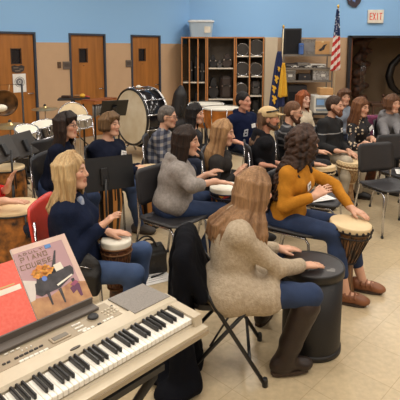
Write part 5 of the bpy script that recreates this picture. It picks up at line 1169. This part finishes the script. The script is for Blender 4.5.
def plaid_mat():
    m = mat('shirt_plaid', (70, 72, 84), .85); nt = m.node_tree; N = nt.nodes; L = nt.links; tc = [q for q in N if q.type == 'TEX_COORD'][0]; sp = N.new('ShaderNodeSeparateXYZ'); L.new(tc.outputs['Object'], sp.inputs[0])
    def st(i, f_, w_):
        k_ = N.new('ShaderNodeMath'); k_.operation = 'MULTIPLY'; k_.inputs[1].default_value = f_; L.new(sp.outputs[i], k_.inputs[0]); fr2 = N.new('ShaderNodeMath'); fr2.operation = 'FRACT'; L.new(k_.outputs[0], fr2.inputs[0]); g = N.new('ShaderNodeMath'); g.operation = 'LESS_THAN'; g.inputs[1].default_value = w_; L.new(fr2.outputs[0], g.inputs[0]); return g
    a, b_ = st(0, 14, .45), st(2, 13, .45); ad = N.new('ShaderNodeMath'); L.new(a.outputs[0], ad.inputs[0]); L.new(b_.outputs[0], ad.inputs[1]); h2 = N.new('ShaderNodeMath'); h2.operation = 'MULTIPLY'; h2.inputs[1].default_value = .49; L.new(ad.outputs[0], h2.inputs[0])
    rp = N.new('ShaderNodeValToRGB'); rp.color_ramp.interpolation = 'CONSTANT'; e = rp.color_ramp.elements; e[0].color = srgb((46, 50, 66)); e[1].position = .3; e[1].color = srgb((92, 94, 106)); e3 = e.new(.8); e3.color = srgb((150, 144, 138)); L.new(h2.outputs[0], rp.inputs[0]); L.new(rp.outputs[0], N['Principled BSDF'].inputs['Base Color']); return m
def spots_mat():
    m = mat('blouse_floral', (30, 28, 32), .8); nt = m.node_tree; N = nt.nodes; L = nt.links; tc = [q for q in N if q.type == 'TEX_COORD'][0]; vo = N.new('ShaderNodeTexVoronoi'); vo.inputs['Scale'].default_value = 20; L.new(tc.outputs['Object'], vo.inputs[0]); rp = N.new('ShaderNodeValToRGB'); rp.color_ramp.interpolation = 'CONSTANT'; e = rp.color_ramp.elements; e[0].color = srgb((206, 186, 158)); e[1].position = .28; e[1].color = srgb((30, 28, 32)); L.new(vo.outputs['Distance'], rp.inputs[0]); L.new(rp.outputs[0], N['Principled BSDF'].inputs['Base Color']); return m
PLD = plaid_mat(); FLO = spots_mat()
def zband(name, base, bands, sh=GRD):      # horizontal woven bands at given heights (object z)
    m = mat(name, base, .9); nt = m.node_tree; N = nt.nodes; L = nt.links; tc = [q for q in N if q.type == 'TEX_COORD'][0]; sp = N.new('ShaderNodeSeparateXYZ'); L.new(tc.outputs['Object'], sp.inputs[0]); rp = N.new('ShaderNodeValToRGB'); rp.color_ramp.interpolation = 'CONSTANT'; e = rp.color_ramp.elements; e[0].color = srgb(base); e[1].position = bands[0][0]; e[1].color = srgb(bands[0][1])
    for p_, c_ in bands[1:]: q = e.new(p_); q.color = srgb(c_)
    L.new(sp.outputs[2], rp.inputs[0]); L.new(rp.outputs[0], N['Principled BSDF'].inputs['Base Color']); return m
LEB = mat('leather_brown', (40, 27, 21), .5, bump=.2); LER = mat('clog_brown', (134, 84, 54), .45, var=.1); SHB = mat('shoe_black', (30, 28, 30), .5); SHG = mat('shoe_grey', (84, 80, 78), .7)
BRN = ((120, 82, 56), (76, 50, 34)); DBR = ((52, 38, 32), (28, 21, 19)); BLO = ((222, 192, 144), (176, 138, 92)); RDH = ((168, 92, 48), (112, 58, 32)); LBR = ((150, 112, 76), (100, 70, 46)); BCK = ((34, 28, 28), (18, 15, 15)); GRYH = ((120, 112, 106), (84, 78, 74))

# --- woman in beige cardigan, nearest
H = Vector((.165, 2.58, .50)); near = Vector((.475, 2.50, .10)); far = Vector((.42, 3.03, .09))
drumc = Vector((.685, 2.77, 0))
person('P1', 'woman in long beige cardigan with straight light brown hair, playing the black drum', H, at(255, 191, 2.62), 4, 20, -10, hands=dict(
    R=dict(w=Vector((.585, 2.65, .575)), d=(.95, .35, -.10), n=DN, curl=.12, e=at(278, 268, 2.50)), L=dict(w=Vector((.48, 2.90, .575)), d=(1, .05, -.05), n=DN, curl=.10)),
    feet=[(far, 60), (near, 12)], h=.006, shirt=BEI, sleeve=.93, bulk=1.03, pants=JN, skirt=.42, shoes=LEB, boots=True, hair=('long', .15), haircol=((176, 136, 98), (124, 90, 62)), hairkw=dict(n=46, cover=62, vol=1.02, drop=True), s=.97, nf=.085, nu=.135)
folding_chair(Vector((.165, 2.62, 0)), math.radians(-3), 'black folding chair under the woman in the beige cardigan')
# --- curly-haired woman in mustard top
H = G_(288, 3.70, .50)
person('P2', 'curly dark-haired woman in mustard yellow top and jeans, one hand on a rope djembe', H, at(304, 143, 3.68), -36, 4, -3, hands=dict(
    R=dict(w=at(313, 197, 3.43), d=(.75, .05, .48), n=(.35, .6, -.7), curl=.3, e=at(284, 207, 3.50)), L=dict(w=at(351, 208, 3.53), d=(.62, -.72, -.22), n=DN, curl=.15, e=at(335, 186, 3.76))),
    feet=[(Vector((1.225, 3.45, .095)), -22), (Vector((1.045, 3.27, .095)), -20)], h=.007, shirt=MUS, sleeve=.9, pants=JN, shoes=LER, bare=.30, hair=('curly', .30), haircol=((84, 60, 48), (34, 25, 22)), hairkw=dict(n=44, cover=50, vol=1.1), nametag=(-.045, .70, 8), skirt=0)
seat_at(G_(288, 3.70), -36, 'charcoal chair under the curly-haired woman in mustard')
# --- blonde woman in navy sweater, left
H = G_(70, 2.93, .47)
person('A', 'blonde woman in dark navy sweater and jeans clapping over a small djembe', H, at(72, 172, 2.90), -3, -6, 4, hands=dict(
    R=dict(w=at(100.5, 227, 2.80), d=(.72, .1, .62), n=(.5, .2, -.7), curl=.25), L=dict(w=at(108, 232, 2.96), d=(1, .0, -.06), n=DN, curl=.12, t=(0, -1, .2))),
    feet=[(Vector((-.44, 3.12, .09)), 0), (Vector((-.45, 2.76, .09)), -5)], h=.006, shirt=NVY, sleeve=.93, bulk=1.12, s=.92, pants=JN2, shoes=SHG, hair=('long', .115), haircol=BLO, hairkw=dict(n=38, cover=58, vol=1.06, fringe=False))
ca = dup(CH0, Vector((-.78, 2.98, 0)), math.radians(-3), 'red plastic-backed chair under the blonde woman in navy')
for c in kids(ca):
    if c.name.startswith(('seat', 'backrest')): c.data = c.data.copy(); c.data.materials.clear(); c.data.materials.append(RED)
    if c.name.startswith('backrest'): c.location.x = -.03; c.location.z = .01
# --- person in red at left edge
H = G_(-27, 3.65)
person('B', 'person in red shirt at the left edge, hands over a large patterned drum', H, at(-19, 139, 3.65), 0, -5, 0, hands=dict(
    R=dict(w=at(4, 201, 3.42), d=(1, .12, -.06), n=DN, curl=.12, t=(0, 1, .2)), L=dict(w=at(7, 189, 3.72), d=(.35, -.05, .9), n=(.8, 0, -.4), curl=.2, t=(.1, -.9, .3))),
    feet=feet(H, 0, .3), h=.008, shirt=REDS, bulk=1.12, sleeve=.55, pants=JND, shoes=SHB, hair=('short', .1), haircol=BRN, female=False)
seat_at(H, 0, 'charcoal chair at the left edge under the person in red')
# --- dark-haired woman with glasses
H = G_(50, 4.38)
person('C', 'woman with glasses, dark shoulder-length hair and fringe in navy, behind the blonde woman', H, at(66.5, 126, 4.40), -5, -12, 2, hands=dict(R=dict(w=G_(80, 4.25, .72), d=(1, 0, -.1), n=DN, curl=.2), L=dict(w=G_(84, 4.5, .72), d=(1, 0, -.1), n=DN, curl=.2)),
    feet=feet(H, -5, .4, .2), shirt=NV2, pants=JN, shoes=SHB, hair=('long', .10), haircol=DBR, hairkw=dict(n=34, fringe=True, cover=62), glasses=True, h=.008)
seat_at(H, -5, 'charcoal chair under the dark-haired woman with glasses')
# --- short-haired woman in navy shirt
H = G_(103, 4.88)
person('D', 'woman with short brown bowl-cut hair in navy collared shirt with name tag', H, at(110, 125, 4.88), -38, -24, 3, hands=dict(R=dict(w=at(138, 170.5, 4.66), d=(1, .1, -.05), n=DN, curl=.15), L=dict(w=at(139, 167, 4.82), d=(1, -.1, -.05), n=DN, curl=.2)),
    feet=[(Vector((-.62, 4.95, .09)), 0), (Vector((-.605, 4.62, .09)), -15)], shirt=NV2, sleeve=.9, pants=JN2, shoes=SHG, collar=True, hair=('bob', .02), haircol=((128, 98, 66), (90, 66, 44)), hairkw=dict(n=30, fringe=True, cover=55), nametag=(.075, .70, -12), bulk=1.25, h=.008)
seat_at(H, -14, 'charcoal chair under the short-haired woman in navy shirt')
# --- man in plaid shirt
H = G_(155, 5.35)
person('E', 'grey-haired man with glasses in blue plaid shirt in front of the bass drum', H, at(168, 117, 5.35), -15, -14, -6, hands=dict(R=dict(w=G_(184, 5.2, .7), d=(1, 0, -.1), n=DN), L=dict(w=G_(186, 5.5, .7), d=(1, 0, -.1), n=DN)),
    feet=feet(H, -5), shirt=PLD, pants=JND, shoes=SHB, female=False, hair=('short', .1), haircol=GRYH, glasses=True, collar=True)
seat_at(H, 0, 'charcoal chair under the man in the plaid shirt')
# --- woman in grey hoodie
H = G_(170, 3.92)
person('F', 'dark-haired woman in light grey hoodie and jeans, arms out over a print-covered drum', H, at(186.5, 141, 3.93), 3, -8, -6, hands=dict(
    R=dict(w=at(215.5, 181.5, 3.86), d=(1, .22, -.16), n=DN, curl=.12, t=(0, .8, .6), e=at(192, 186, 3.72)), L=dict(w=at(206, 175, 4.25), d=(.7, -.05, .35), n=(.3, .1, -.9), curl=.35)),
    feet=[(Vector((.12, 4.35, .09)), 5), (Vector((.03, 4.02, .09)), -5)], h=.007, shirt=GRH, sleeve=.30, hood=True, bulk=1.2, pants=JN, shoes=SHB, hair=('long', .10), haircol=((56, 40, 32), (32, 23, 20)), hairkw=dict(n=32, cover=60))
dup(CH0, (-.22, 3.82, 0), math.radians(-40), 'charcoal chair with chrome legs under the woman in the light grey hoodie')
# --- dark-haired woman in black jacket
H = G_(188, 5.75)
person('G', 'dark long-haired woman in black and grey jacket in front of the cabinets', H, at(195.5, 114, 5.75), -10, -20, -4, hands=None, feet=feet(H, -10), shirt=zband('jacket_black_grey', (32, 32, 36), [(.80, (32, 32, 36)), (.86, (150, 148, 150))][::1]), pants=BLKT, shoes=SHB, hair=('long', .26), haircol=BCK, hairkw=dict(n=30, cover=60))
seat_at(H, -10, 'charcoal chair under the woman in the black and grey jacket')
# --- blonde long-haired woman
H = G_(216, 4.62)
person('Hh', 'long-haired blonde woman in charcoal shirt, palms raised, beside the grey hoodie', H, at(223.5, 133, 4.52), -5, -15, -6, hands=dict(R=dict(w=at(235, 176, 4.40), d=(.55, -.1, .75), n=(.8, .2, -.5), curl=.3), L=dict(w=at(243, 174, 4.7), d=(.5, -.1, .5), n=DN, curl=.3)),
    feet=feet(H, -5), shirt=GRD, sleeve=.9, pants=BLKT, shoes=SHB, hair=('long', .30), haircol=((198, 156, 110), (128, 92, 62)), hairkw=dict(n=34, cover=58), nametag=(-.02, .45, 5), h=.008)
seat_at(H, -5, 'charcoal chair under the long-haired blonde woman')
# --- man in navy hoodie
H = G_(240, 6.45)
person('I', 'man in navy hooded sweatshirt with white letters, near the timpani', H, at(244, 101.5, 6.35), -55, -45, 0, tilt=4, hands=dict(R=dict(w=G_(236, 6.0, .66), d=(.7, -.6, -.1), n=DN, curl=.2), L=dict(w=G_(256, 6.15, .70), d=(-.2, -.9, -.1), n=DN, curl=.2)),
    feet=feet(H, -48), shirt=NVH, sleeve=.35, hood=True, bulk=1.14, pants=JND, shoes=SHB, female=False, hair=('short', .1), haircol=BCK, nametag=(.10, .66, 0), skin=(206, 150, 126))
seat_at(H, -48, 'charcoal chair under the man in the navy hoodie')
# --- man in cap
H = G_(258, 4.98)
person('J', 'man in tan baseball cap with sunglasses on it and long hair, black hoodie', H, at(269, 119, 4.98), 2, -10, 0, hands=dict(R=dict(w=at(263, 165, 4.72), d=(1, .1, -.1), n=DN, curl=.3), L=dict(w=at(275, 163, 5.1), d=(1, -.1, 0), n=DN, curl=.3)),
    feet=feet(H, 0), shirt=BKH, sleeve=.85, hood=True, bulk=1.1, pants=BLKT, shoes=SHB, female=False, hair=('long', .24), haircol=((128, 98, 76), (84, 62, 48)), hairkw=dict(n=14, cover=132, vol=.95), cap=mat('cap_tan', (206, 178, 132), .85, bump=.2), beard=((96, 74, 60), .0), glasses=False, skin=(200, 142, 116), h=.008)
seat_at(H, 2, 'charcoal chair under the man in the tan cap')
# --- bearded balding man
H = G_(287, 5.6)
person('K', 'high-browed bearded man with glasses in black sweater with grey stripes', H, at(293.5, 112, 5.58), -12, -18, -10, hands=dict(R=dict(w=at(312, 163.5, 5.25), d=(1, 0, -.1), n=DN, curl=.15), L=dict(w=G_(318, 5.6, .62), d=(1, -.1, 0), n=DN)),
    feet=feet(H, -15), shirt=zband('sweater_striped', (34, 34, 38), [(.70, (120, 120, 122)), (.725, (34, 34, 38)), (.78, (120, 120, 122)), (.805, (34, 34, 38)), (.86, (120, 120, 122)), (.88, (34, 34, 38)), (.93, (120, 120, 122)), (.945, (34, 34, 38))]), pants=BLKT, shoes=SHB, female=False, hair=('short', .05), haircol=((122, 86, 62), (92, 64, 46)), hairkw=dict(vol=.96), beard=((84, 52, 36), .03), glasses=True, h=.008)
seat_at(H, -12, 'charcoal chair under the bearded man in the striped sweater')
# --- red-haired woman
H = G_(301, 7.0)
person('L', 'woman with long red hair and cream top in front of the printer', H, at(303.5, 99.5, 6.95), -50, -55, 0, hands=None, feet=feet(H, -40), shirt=CRM, pants=JN, shoes=SHB, hair=('long', .28), haircol=RDH, hairkw=dict(n=30, cover=58), skin=(228, 184, 162))
seat_at(H, -40, 'charcoal chair under the red-haired woman')
# --- bearded man in black sweater
H = G_(327, 6.02)
person('M', 'young bearded man in black sweater with a pale chest line and khaki trousers', H, at(335, 106, 6.0), -45, -35, -2, hands=dict(R=dict(w=at(337, 151, 5.62), d=(.9, .1, -.1), n=DN, curl=.4), L=dict(w=at(349, 151, 5.80), d=(.35, -.7, -.25), n=DN, curl=.2)),
    feet=[(Vector((1.95, 5.75, .09)), -30), (Vector((1.68, 5.48, .09)), -35)], shirt=zband('sweater_black_line', (26, 26, 28), [(.775, (150, 150, 152)), (.787, (26, 26, 28))]), sleeve=.8, pants=KHK, shoes=SHB, female=False, hair=('short', .1), haircol=((84, 62, 48), (56, 40, 32)), beard=((124, 74, 46), .012), nametag=(.06, .70, 0), h=.008, bulk=1.12)
seat_at(H, -25, 'charcoal chair under the young bearded man in black')
# --- woman behind
H = G_(344, 7.3)
person('N', 'woman with short brown hair in blue-grey top, behind the bearded man and floral blouse', H, at(344, 97.5, 7.25), -65, -78, 0, hands=None, feet=feet(H, -60), shirt=LBL, sleeve=.5, pants=JND, shoes=SHB, hair=('bob', .05), haircol=BRN, hairkw=dict(n=26, fringe=True, cover=55), nametag=(.05, .66, 0))
seat_at(H, -60, 'charcoal chair under the woman in blue-grey')
# --- woman in floral blouse
H = G_(362, 6.25)
person('O', 'long brown-haired woman in black floral blouse with name tag', H, at(361, 107.5, 6.1), -45, -52, -8, hands=dict(R=dict(w=at(366, 143, 5.72), d=(.9, -.2, -.1), n=DN, curl=.2), L=dict(w=at(372, 138, 5.95), d=(.2, -.9, -.2), n=DN)),
    feet=feet(H, -35), shirt=FLO, sleeve=.35, pants=BLKT, shoes=SHB, hair=('long', .32), haircol=((138, 92, 60), (92, 58, 38)), hairkw=dict(n=30, cover=55), nametag=(.05, .66, 6))
seat_at(H, -35, 'charcoal chair under the woman in the floral blouse')
# --- woman in grey hoodie right edge
H = G_(387, 6.6)
person('Q', 'woman in mid-grey hooded jacket leaning forward at the right edge', H, at(392.5, 104, 6.42), -50, -66, -4, hands=dict(R=dict(w=G_(388, 5.85, .68), d=(.8, -.5, -.1), n=DN), L=dict(w=G_(402, 6.0, .68), d=(-.1, -.9, 0), n=DN)),
    feet=feet(H, -38), shirt=GR2, sleeve=.9, hood=True, bulk=1.1, pants=JND, shoes=SHB, hair=('bob', .04), haircol=BRN, hairkw=dict(n=26, cover=50), nametag=(.05, .68, 4))
seat_at(H, -38, 'charcoal chair under the woman in the grey hooded jacket')
# letters on the navy sweatshirt
I_ = PEOPLE['I']
def chest_tag(key, word, u, l, cw, mt, out=.150):
    P = PEOPLE[key]; r = P['root']; F, L, U = P['F'], P['L'], P['U']; base = P['N']-U*u+F*out+L*l-Vector(r.location); M = Matrix((-L, U, F)).transposed().to_4x4(); M.translation = base
    m = MB()
    for i, c_ in enumerate(word):
        for (ax, az, bx_, bz) in GL[c_]:
            a = Vector(((i*1.4+ax)*cw, az*cw*1.5, 0)); d = Vector(((bx_-ax)*cw, (bz-az)*cw*1.5, 0)); m.box((0, 0, 0), (d.length+.012, .012, .012), M @ TR(*(a+d/2)) @ RZ(math.atan2(d.y, d.x)))
    m.build('chest_lettering', mt, r)
chest_tag('I', 'B', .27, -.02, .055, mat('letter_white', (200, 204, 214), .7), .158)
# scarf of the blonde woman, pink jacket on a chair
PA = PEOPLE['A']; G = SDF(); r_ = PA['root']; F, L, U, N_ = PA['F'], PA['L'], PA['U'], PA['N']
for k_ in range(3): G.cap(N_+F*(.075)-L*(.02+.010*k_)-U*.02, N_+F*(.128)-L*(.02+.012*k_)-U*(.22), .016, .018, .01)
build_sdf('scarf', G.mesh(.006, lambda P: .004*wob(P, 60)), mat('scarf_grey', (170, 176, 188), .9, c2=(90, 110, 150), scale=40, var=.1), r_, r_.location)
# --- coat over the folding chair
cc = Vector((.155, 2.62, 0)); F = Fv(-3); L = Vector((-F.y, F.x, 0)); rb = cc-F*.235; G = SDF(); rr_ = random.Random(3); o3 = Vector((rb.x, rb.y, 0))
t = thing('coat', 'long black coat draped over the folding chair back, trailing on the floor', 'coat', o3)
for i in range(13):
    q = -1+2*i/12; top = rb+L*(q*.20-.03)+F*.0+Vector((0, 0, .755-.03*q*q)); mid = rb+L*(q*.22-.04)-F*(.0+.05*rr_.random())+Vector((0, 0, .42)); bot = rb+L*(q*.25-.06)-F*(-.06+.14*rr_.random())+Vector((0, 0, .05))
    G.chain([tuple(top), tuple(mid), tuple(bot)], [.045, .045+.01*rr_.random(), .04+.02*rr_.random()], .02)
    G.cap(top, top+F*.10+Vector((0, 0, -.22)), .045, .03, .03)
for q, f_ in ((1.0, .1), (.5, .16), (-.7, .10), (-1.4, .03)): G.ell(rb+L*q*.23-F*f_+Vector((0, 0, .045)), (.09, .12, .045), fr(Fv(-3+40*q)), .04)
build_sdf('body', G.mesh(.01, lambda P: .007*wob(P, 18)+.003*wob(P, 50)), knit('coat_black', (12, 13, 19), bump=.2), t, o3)
G = SDF(); G.chain([tuple(rb+L*.16-F*.03+Vector((0, 0, .70))), tuple(rb+L*.22-F*.07+Vector((0, 0, .5))), tuple(rb+L*.22-F*.09+Vector((0, 0, .22)))], [.06, .055, .05], .02); build_sdf('sleeve', G.mesh(.01, lambda P: .006*wob(P, 25)), MATS['coat_black'], t, o3)
# --- black bag by the red chair
o3 = at(84, 270, 2.74); G = SDF(); t = thing('shoulder_bag', 'black rounded bag hanging at the near side of the red chair', 'bag', o3)
G.ell(o3+V(0, 0, -.01), (.10, .05, .12), None, .03).boxp(o3+V(0, 0, -.08), (.07, .03, .05), None, .02, .05); build_sdf('body', G.mesh(.007, lambda P: .004*wob(P, 30)), LEA, t, o3)
m = MB(); m.tube([(-.07, 0, .06), (-.10, .05, .16), (-.13, .12, .2), (-.12, .2, .16)], .008, 6); m.build('strap', LEA, t); m = MB(); m.tube([(-.06, -.052, .03), (0, -.058, .05), (.06, -.052, .03)], .003, 5); m.build('zip', CHR, t)
# --- drums in the circle
t = thing('tubano_drum', 'tall matte black tube drum played by the woman in beige', 'drum', (drumc.x, drumc.y, 0)); R = .178
BT = mat('tubano_black', (22, 20, 21), .5, bump=.1, bscale=90); m = MB(); m.lathe([(R*.93, .0), (R*.97, .02), (R*.985, .05), (R, .50)], 56, cap=True); m.build('shell', BT, t)
m = MB(); m.lathe([(R*1.0, .485), (R*1.045, .487), (R*1.05, .527), (R*1.03, .536), (R*.98, .532)], 56, cap=False); m.build('rim', BT, t); m = MB(); m.lathe([(R*1.0, .53), (R*.9, .532), (.0001, .533)], 56, cap=False); m.build('drumhead', mat('head_dark', (52, 50, 52), .4, c2=(40, 38, 40), scale=14, var=.2), t)
m = MB(); m.lathe([(R*.95, .0), (R*1.02, .006), (R*1.02, .03), (R*.96, .036)], 56, cap=False); m.build('foot_ring', BT, t)
m = MB(); m.prism([(.03*math.cos(a)+.0, .02*math.sin(a)*(1+.4*math.sin(3*a))) for a in np.linspace(0, 2*PI, 17)[:-1]], 0, .001, TR(.085, -.09, .5335) @ RZ(.5)); m.build('worn_mark', mat('wear_grey', (120, 118, 116), .7), t)
DJB = mat('djembe_dark', (46, 34, 28), .35, c2=(150, 104, 62), scale=2.2, stretch=(14, 14, .6), var=.1)
p = at(351, 221, 3.40); djembe((p.x-.06, p.y+.0, 0), 'large rope-tuned djembe with pale goatskin head before the curly-haired woman', .150, .575, DJB, 20, (math.radians(3), math.radians(5), 0), HEADM, mat('rope_dark', (40, 32, 30), .8), tufts=True)
RDJ = mat('djembe_carved', (124, 72, 40), .45, c2=(40, 26, 20), scale=26, stretch=(1, 1, 1.6), var=.1)
p = at(116, 239, 2.93); djembe((p.x, p.y, 0), 'small carved djembe with pale head held by the blonde woman in navy', .097, p.z, RDJ, 14, None, HEADW, mat('rope_brown', (112, 76, 46), .8), .5, .8)
p = at(14, 205, 3.60); t = conga((p.x, p.y, 0), 'large ochre patterned drum with tan skin at the left edge', .205, p.z, mat('drum_ochre', (190, 120, 50), .5, c2=(46, 30, 20), scale=14, var=.1))
p = at(88, 200, 4.50); conga((p.x, p.y, 0), 'striped wood conga under the music stand, left of two', .135, .66); p = at(108.5, 200, 4.38); conga((p.x, p.y, 0), 'striped wood conga under the music stand, right of two', .115, .64)
p = at(151, 200, 4.80); conga((p.x, p.y, 0), 'striped wood conga behind the charcoal chair, played by the short-haired woman', .135, .63)
PRT = mat('african_print', (206, 130, 40), .8); nt = PRT.node_tree; N = nt.nodes; vo = N.new('ShaderNodeTexVoronoi'); vo.inputs['Scale'].default_value = 22; nt.links.new([q for q in N if q.type == 'TEX_COORD'][0].outputs['Object'], vo.inputs[0]); rp = N.new('ShaderNodeValToRGB'); rp.color_ramp.interpolation = 'CONSTANT'; sx = N.new('ShaderNodeSeparateColor'); nt.links.new(vo.outputs['Color'], sx.inputs[0]); nt.links.new(sx.outputs[0], rp.inputs[0]); e = rp.color_ramp.elements; e[0].color = srgb((24, 24, 34)); e[1].position = .35; e[1].color = srgb((216, 144, 40))
for q_, c_ in ((.58, (40, 66, 130)), (.74, (178, 48, 36)), (.86, (28, 24, 30))): x_ = e.new(q_); x_.color = srgb(c_)
nt.links.new(rp.outputs[0], N['Principled BSDF'].inputs['Base Color'])
p = at(227, 186, 4.05); djembe((p.x, p.y, 0), 'white-headed drum wrapped in colourful orange and blue print cloth', .15, p.z, PRT, 10, None, HEADW, mat('print_rope', (40, 40, 60), .8), .62, .8)
p = at(349, 160, 5.62); djembe((p.x-.03, p.y, 0), 'rope-laced djembe with scalloped skin edge played by the young bearded man', .150, p.z, mat('djembe_tan', (150, 104, 66), .5, c2=(196, 160, 116), scale=30, var=.1), 26, (math.radians(2), math.radians(4), 0), HEADM, ROPE, .5, tufts=True)
p = at(323, 165, 5.32); djembe((p.x, p.y, 0), 'dark djembe with tan head played by the bearded man in the striped sweater', .14, p.z, mat('djembe_black', (40, 32, 30), .5), 16, None, HEADM, ROPE)
p = at(367, 180, 6.3); conga((p.x, p.y, 0), 'reddish brown carved drum on the floor behind the nearest empty chair', .17, .42, mat('drum_redbrown', (128, 62, 34), .5, c2=(60, 32, 22), scale=16, var=.1))
p = at(9, 166, 4.75); conga((p.x, p.y, 0), 'tall drum with pale head behind the person in red at the left edge', .15, p.z, mat('drum_ochre', (190, 120, 50), .5))
o3 = at(34, 160, 5.3); G = SDF(); t = thing('backpack', 'black backpack standing on a chair between the grey music stands and navy-clad woman', 'backpack', (o3.x, o3.y, .47)); o3 = Vector((o3.x, o3.y, .47))
G.boxp(o3+V(0, 0, .16), (.13, .08, .13), fr(Fv(-20)), .04, .02).boxp(o3+V(.03, -.09, .10), (.10, .03, .07), fr(Fv(-20)), .02, .03); build_sdf('body', G.mesh(.01, lambda P: .007*wob(P, 20)), LEA, t, o3)
m = MB(); m.tube([(-.04, 0, .34), (0, 0, .38), (.04, 0, .34)], .008, 6); m.build('handle', LEA, t); m = MB(); m.tube([(-.06, -.16, .17), (.03, -.17, .18), (.1, -.15, .17)], .004, 5); m.build('zip', CHR, t)
dup(CH0, (o3.x, o3.y, 0), math.radians(150), 'charcoal chair holding the black backpack')
# --- paper on chairs
sc_ = dup(CH0, Vector((1.08, 4.30, 0)), math.radians(-25), 'charcoal chair beside the curly-haired woman, white sheets on its seat')
def sheet(p, rz, label, w_=.28, h_=.22):
    t = thing('sheet_music', label, 'paper', p, rz); m = MB(); m.box((0, 0, .002), (w_, h_, .003)); m.build('page', mat('paper_white', (238, 236, 232), .6), t)
    m = MB()
    for i in range(5): m.box((0, -h_*.35+h_*.17*i, .0042), (w_*.8, .003, .0008))
    m.build('printed_lines', mat('print_grey', (120, 118, 120), .6), t)
sheet((1.06, 4.26, .476), .4, 'white sheets of paper on the chair beside the curly-haired woman'); sheet((c1.x+.40, c1.y+.42, .476), -.3, 'white sheet music lying on the seat of the second empty chair')
# --- pink jacket
p = at(372.5, 127, 6.7); o3 = Vector((p.x, p.y, 0)); G = SDF(); t = thing('jacket', 'pink and purple jacket hung on a chair between the floral blouse and grey hoodie', 'jacket', o3)
for i in range(5): G.cap(o3+V(-.1+.05*i, 0, .86), o3+V(-.13+.065*i, -.02, .45), .045, .05, .02)
build_sdf('body', G.mesh(.014, lambda P: .006*wob(P, 25)), mat('jacket_pink', (150, 70, 104), .8, c2=(96, 44, 80), scale=16, var=.1), t, o3); G = SDF(); G.cap(o3+V(.10, -.06, .84), o3+V(.15, -.10, .5), .045, .035); build_sdf('sleeve', G.mesh(.014), MATS['jacket_pink'], t, o3)
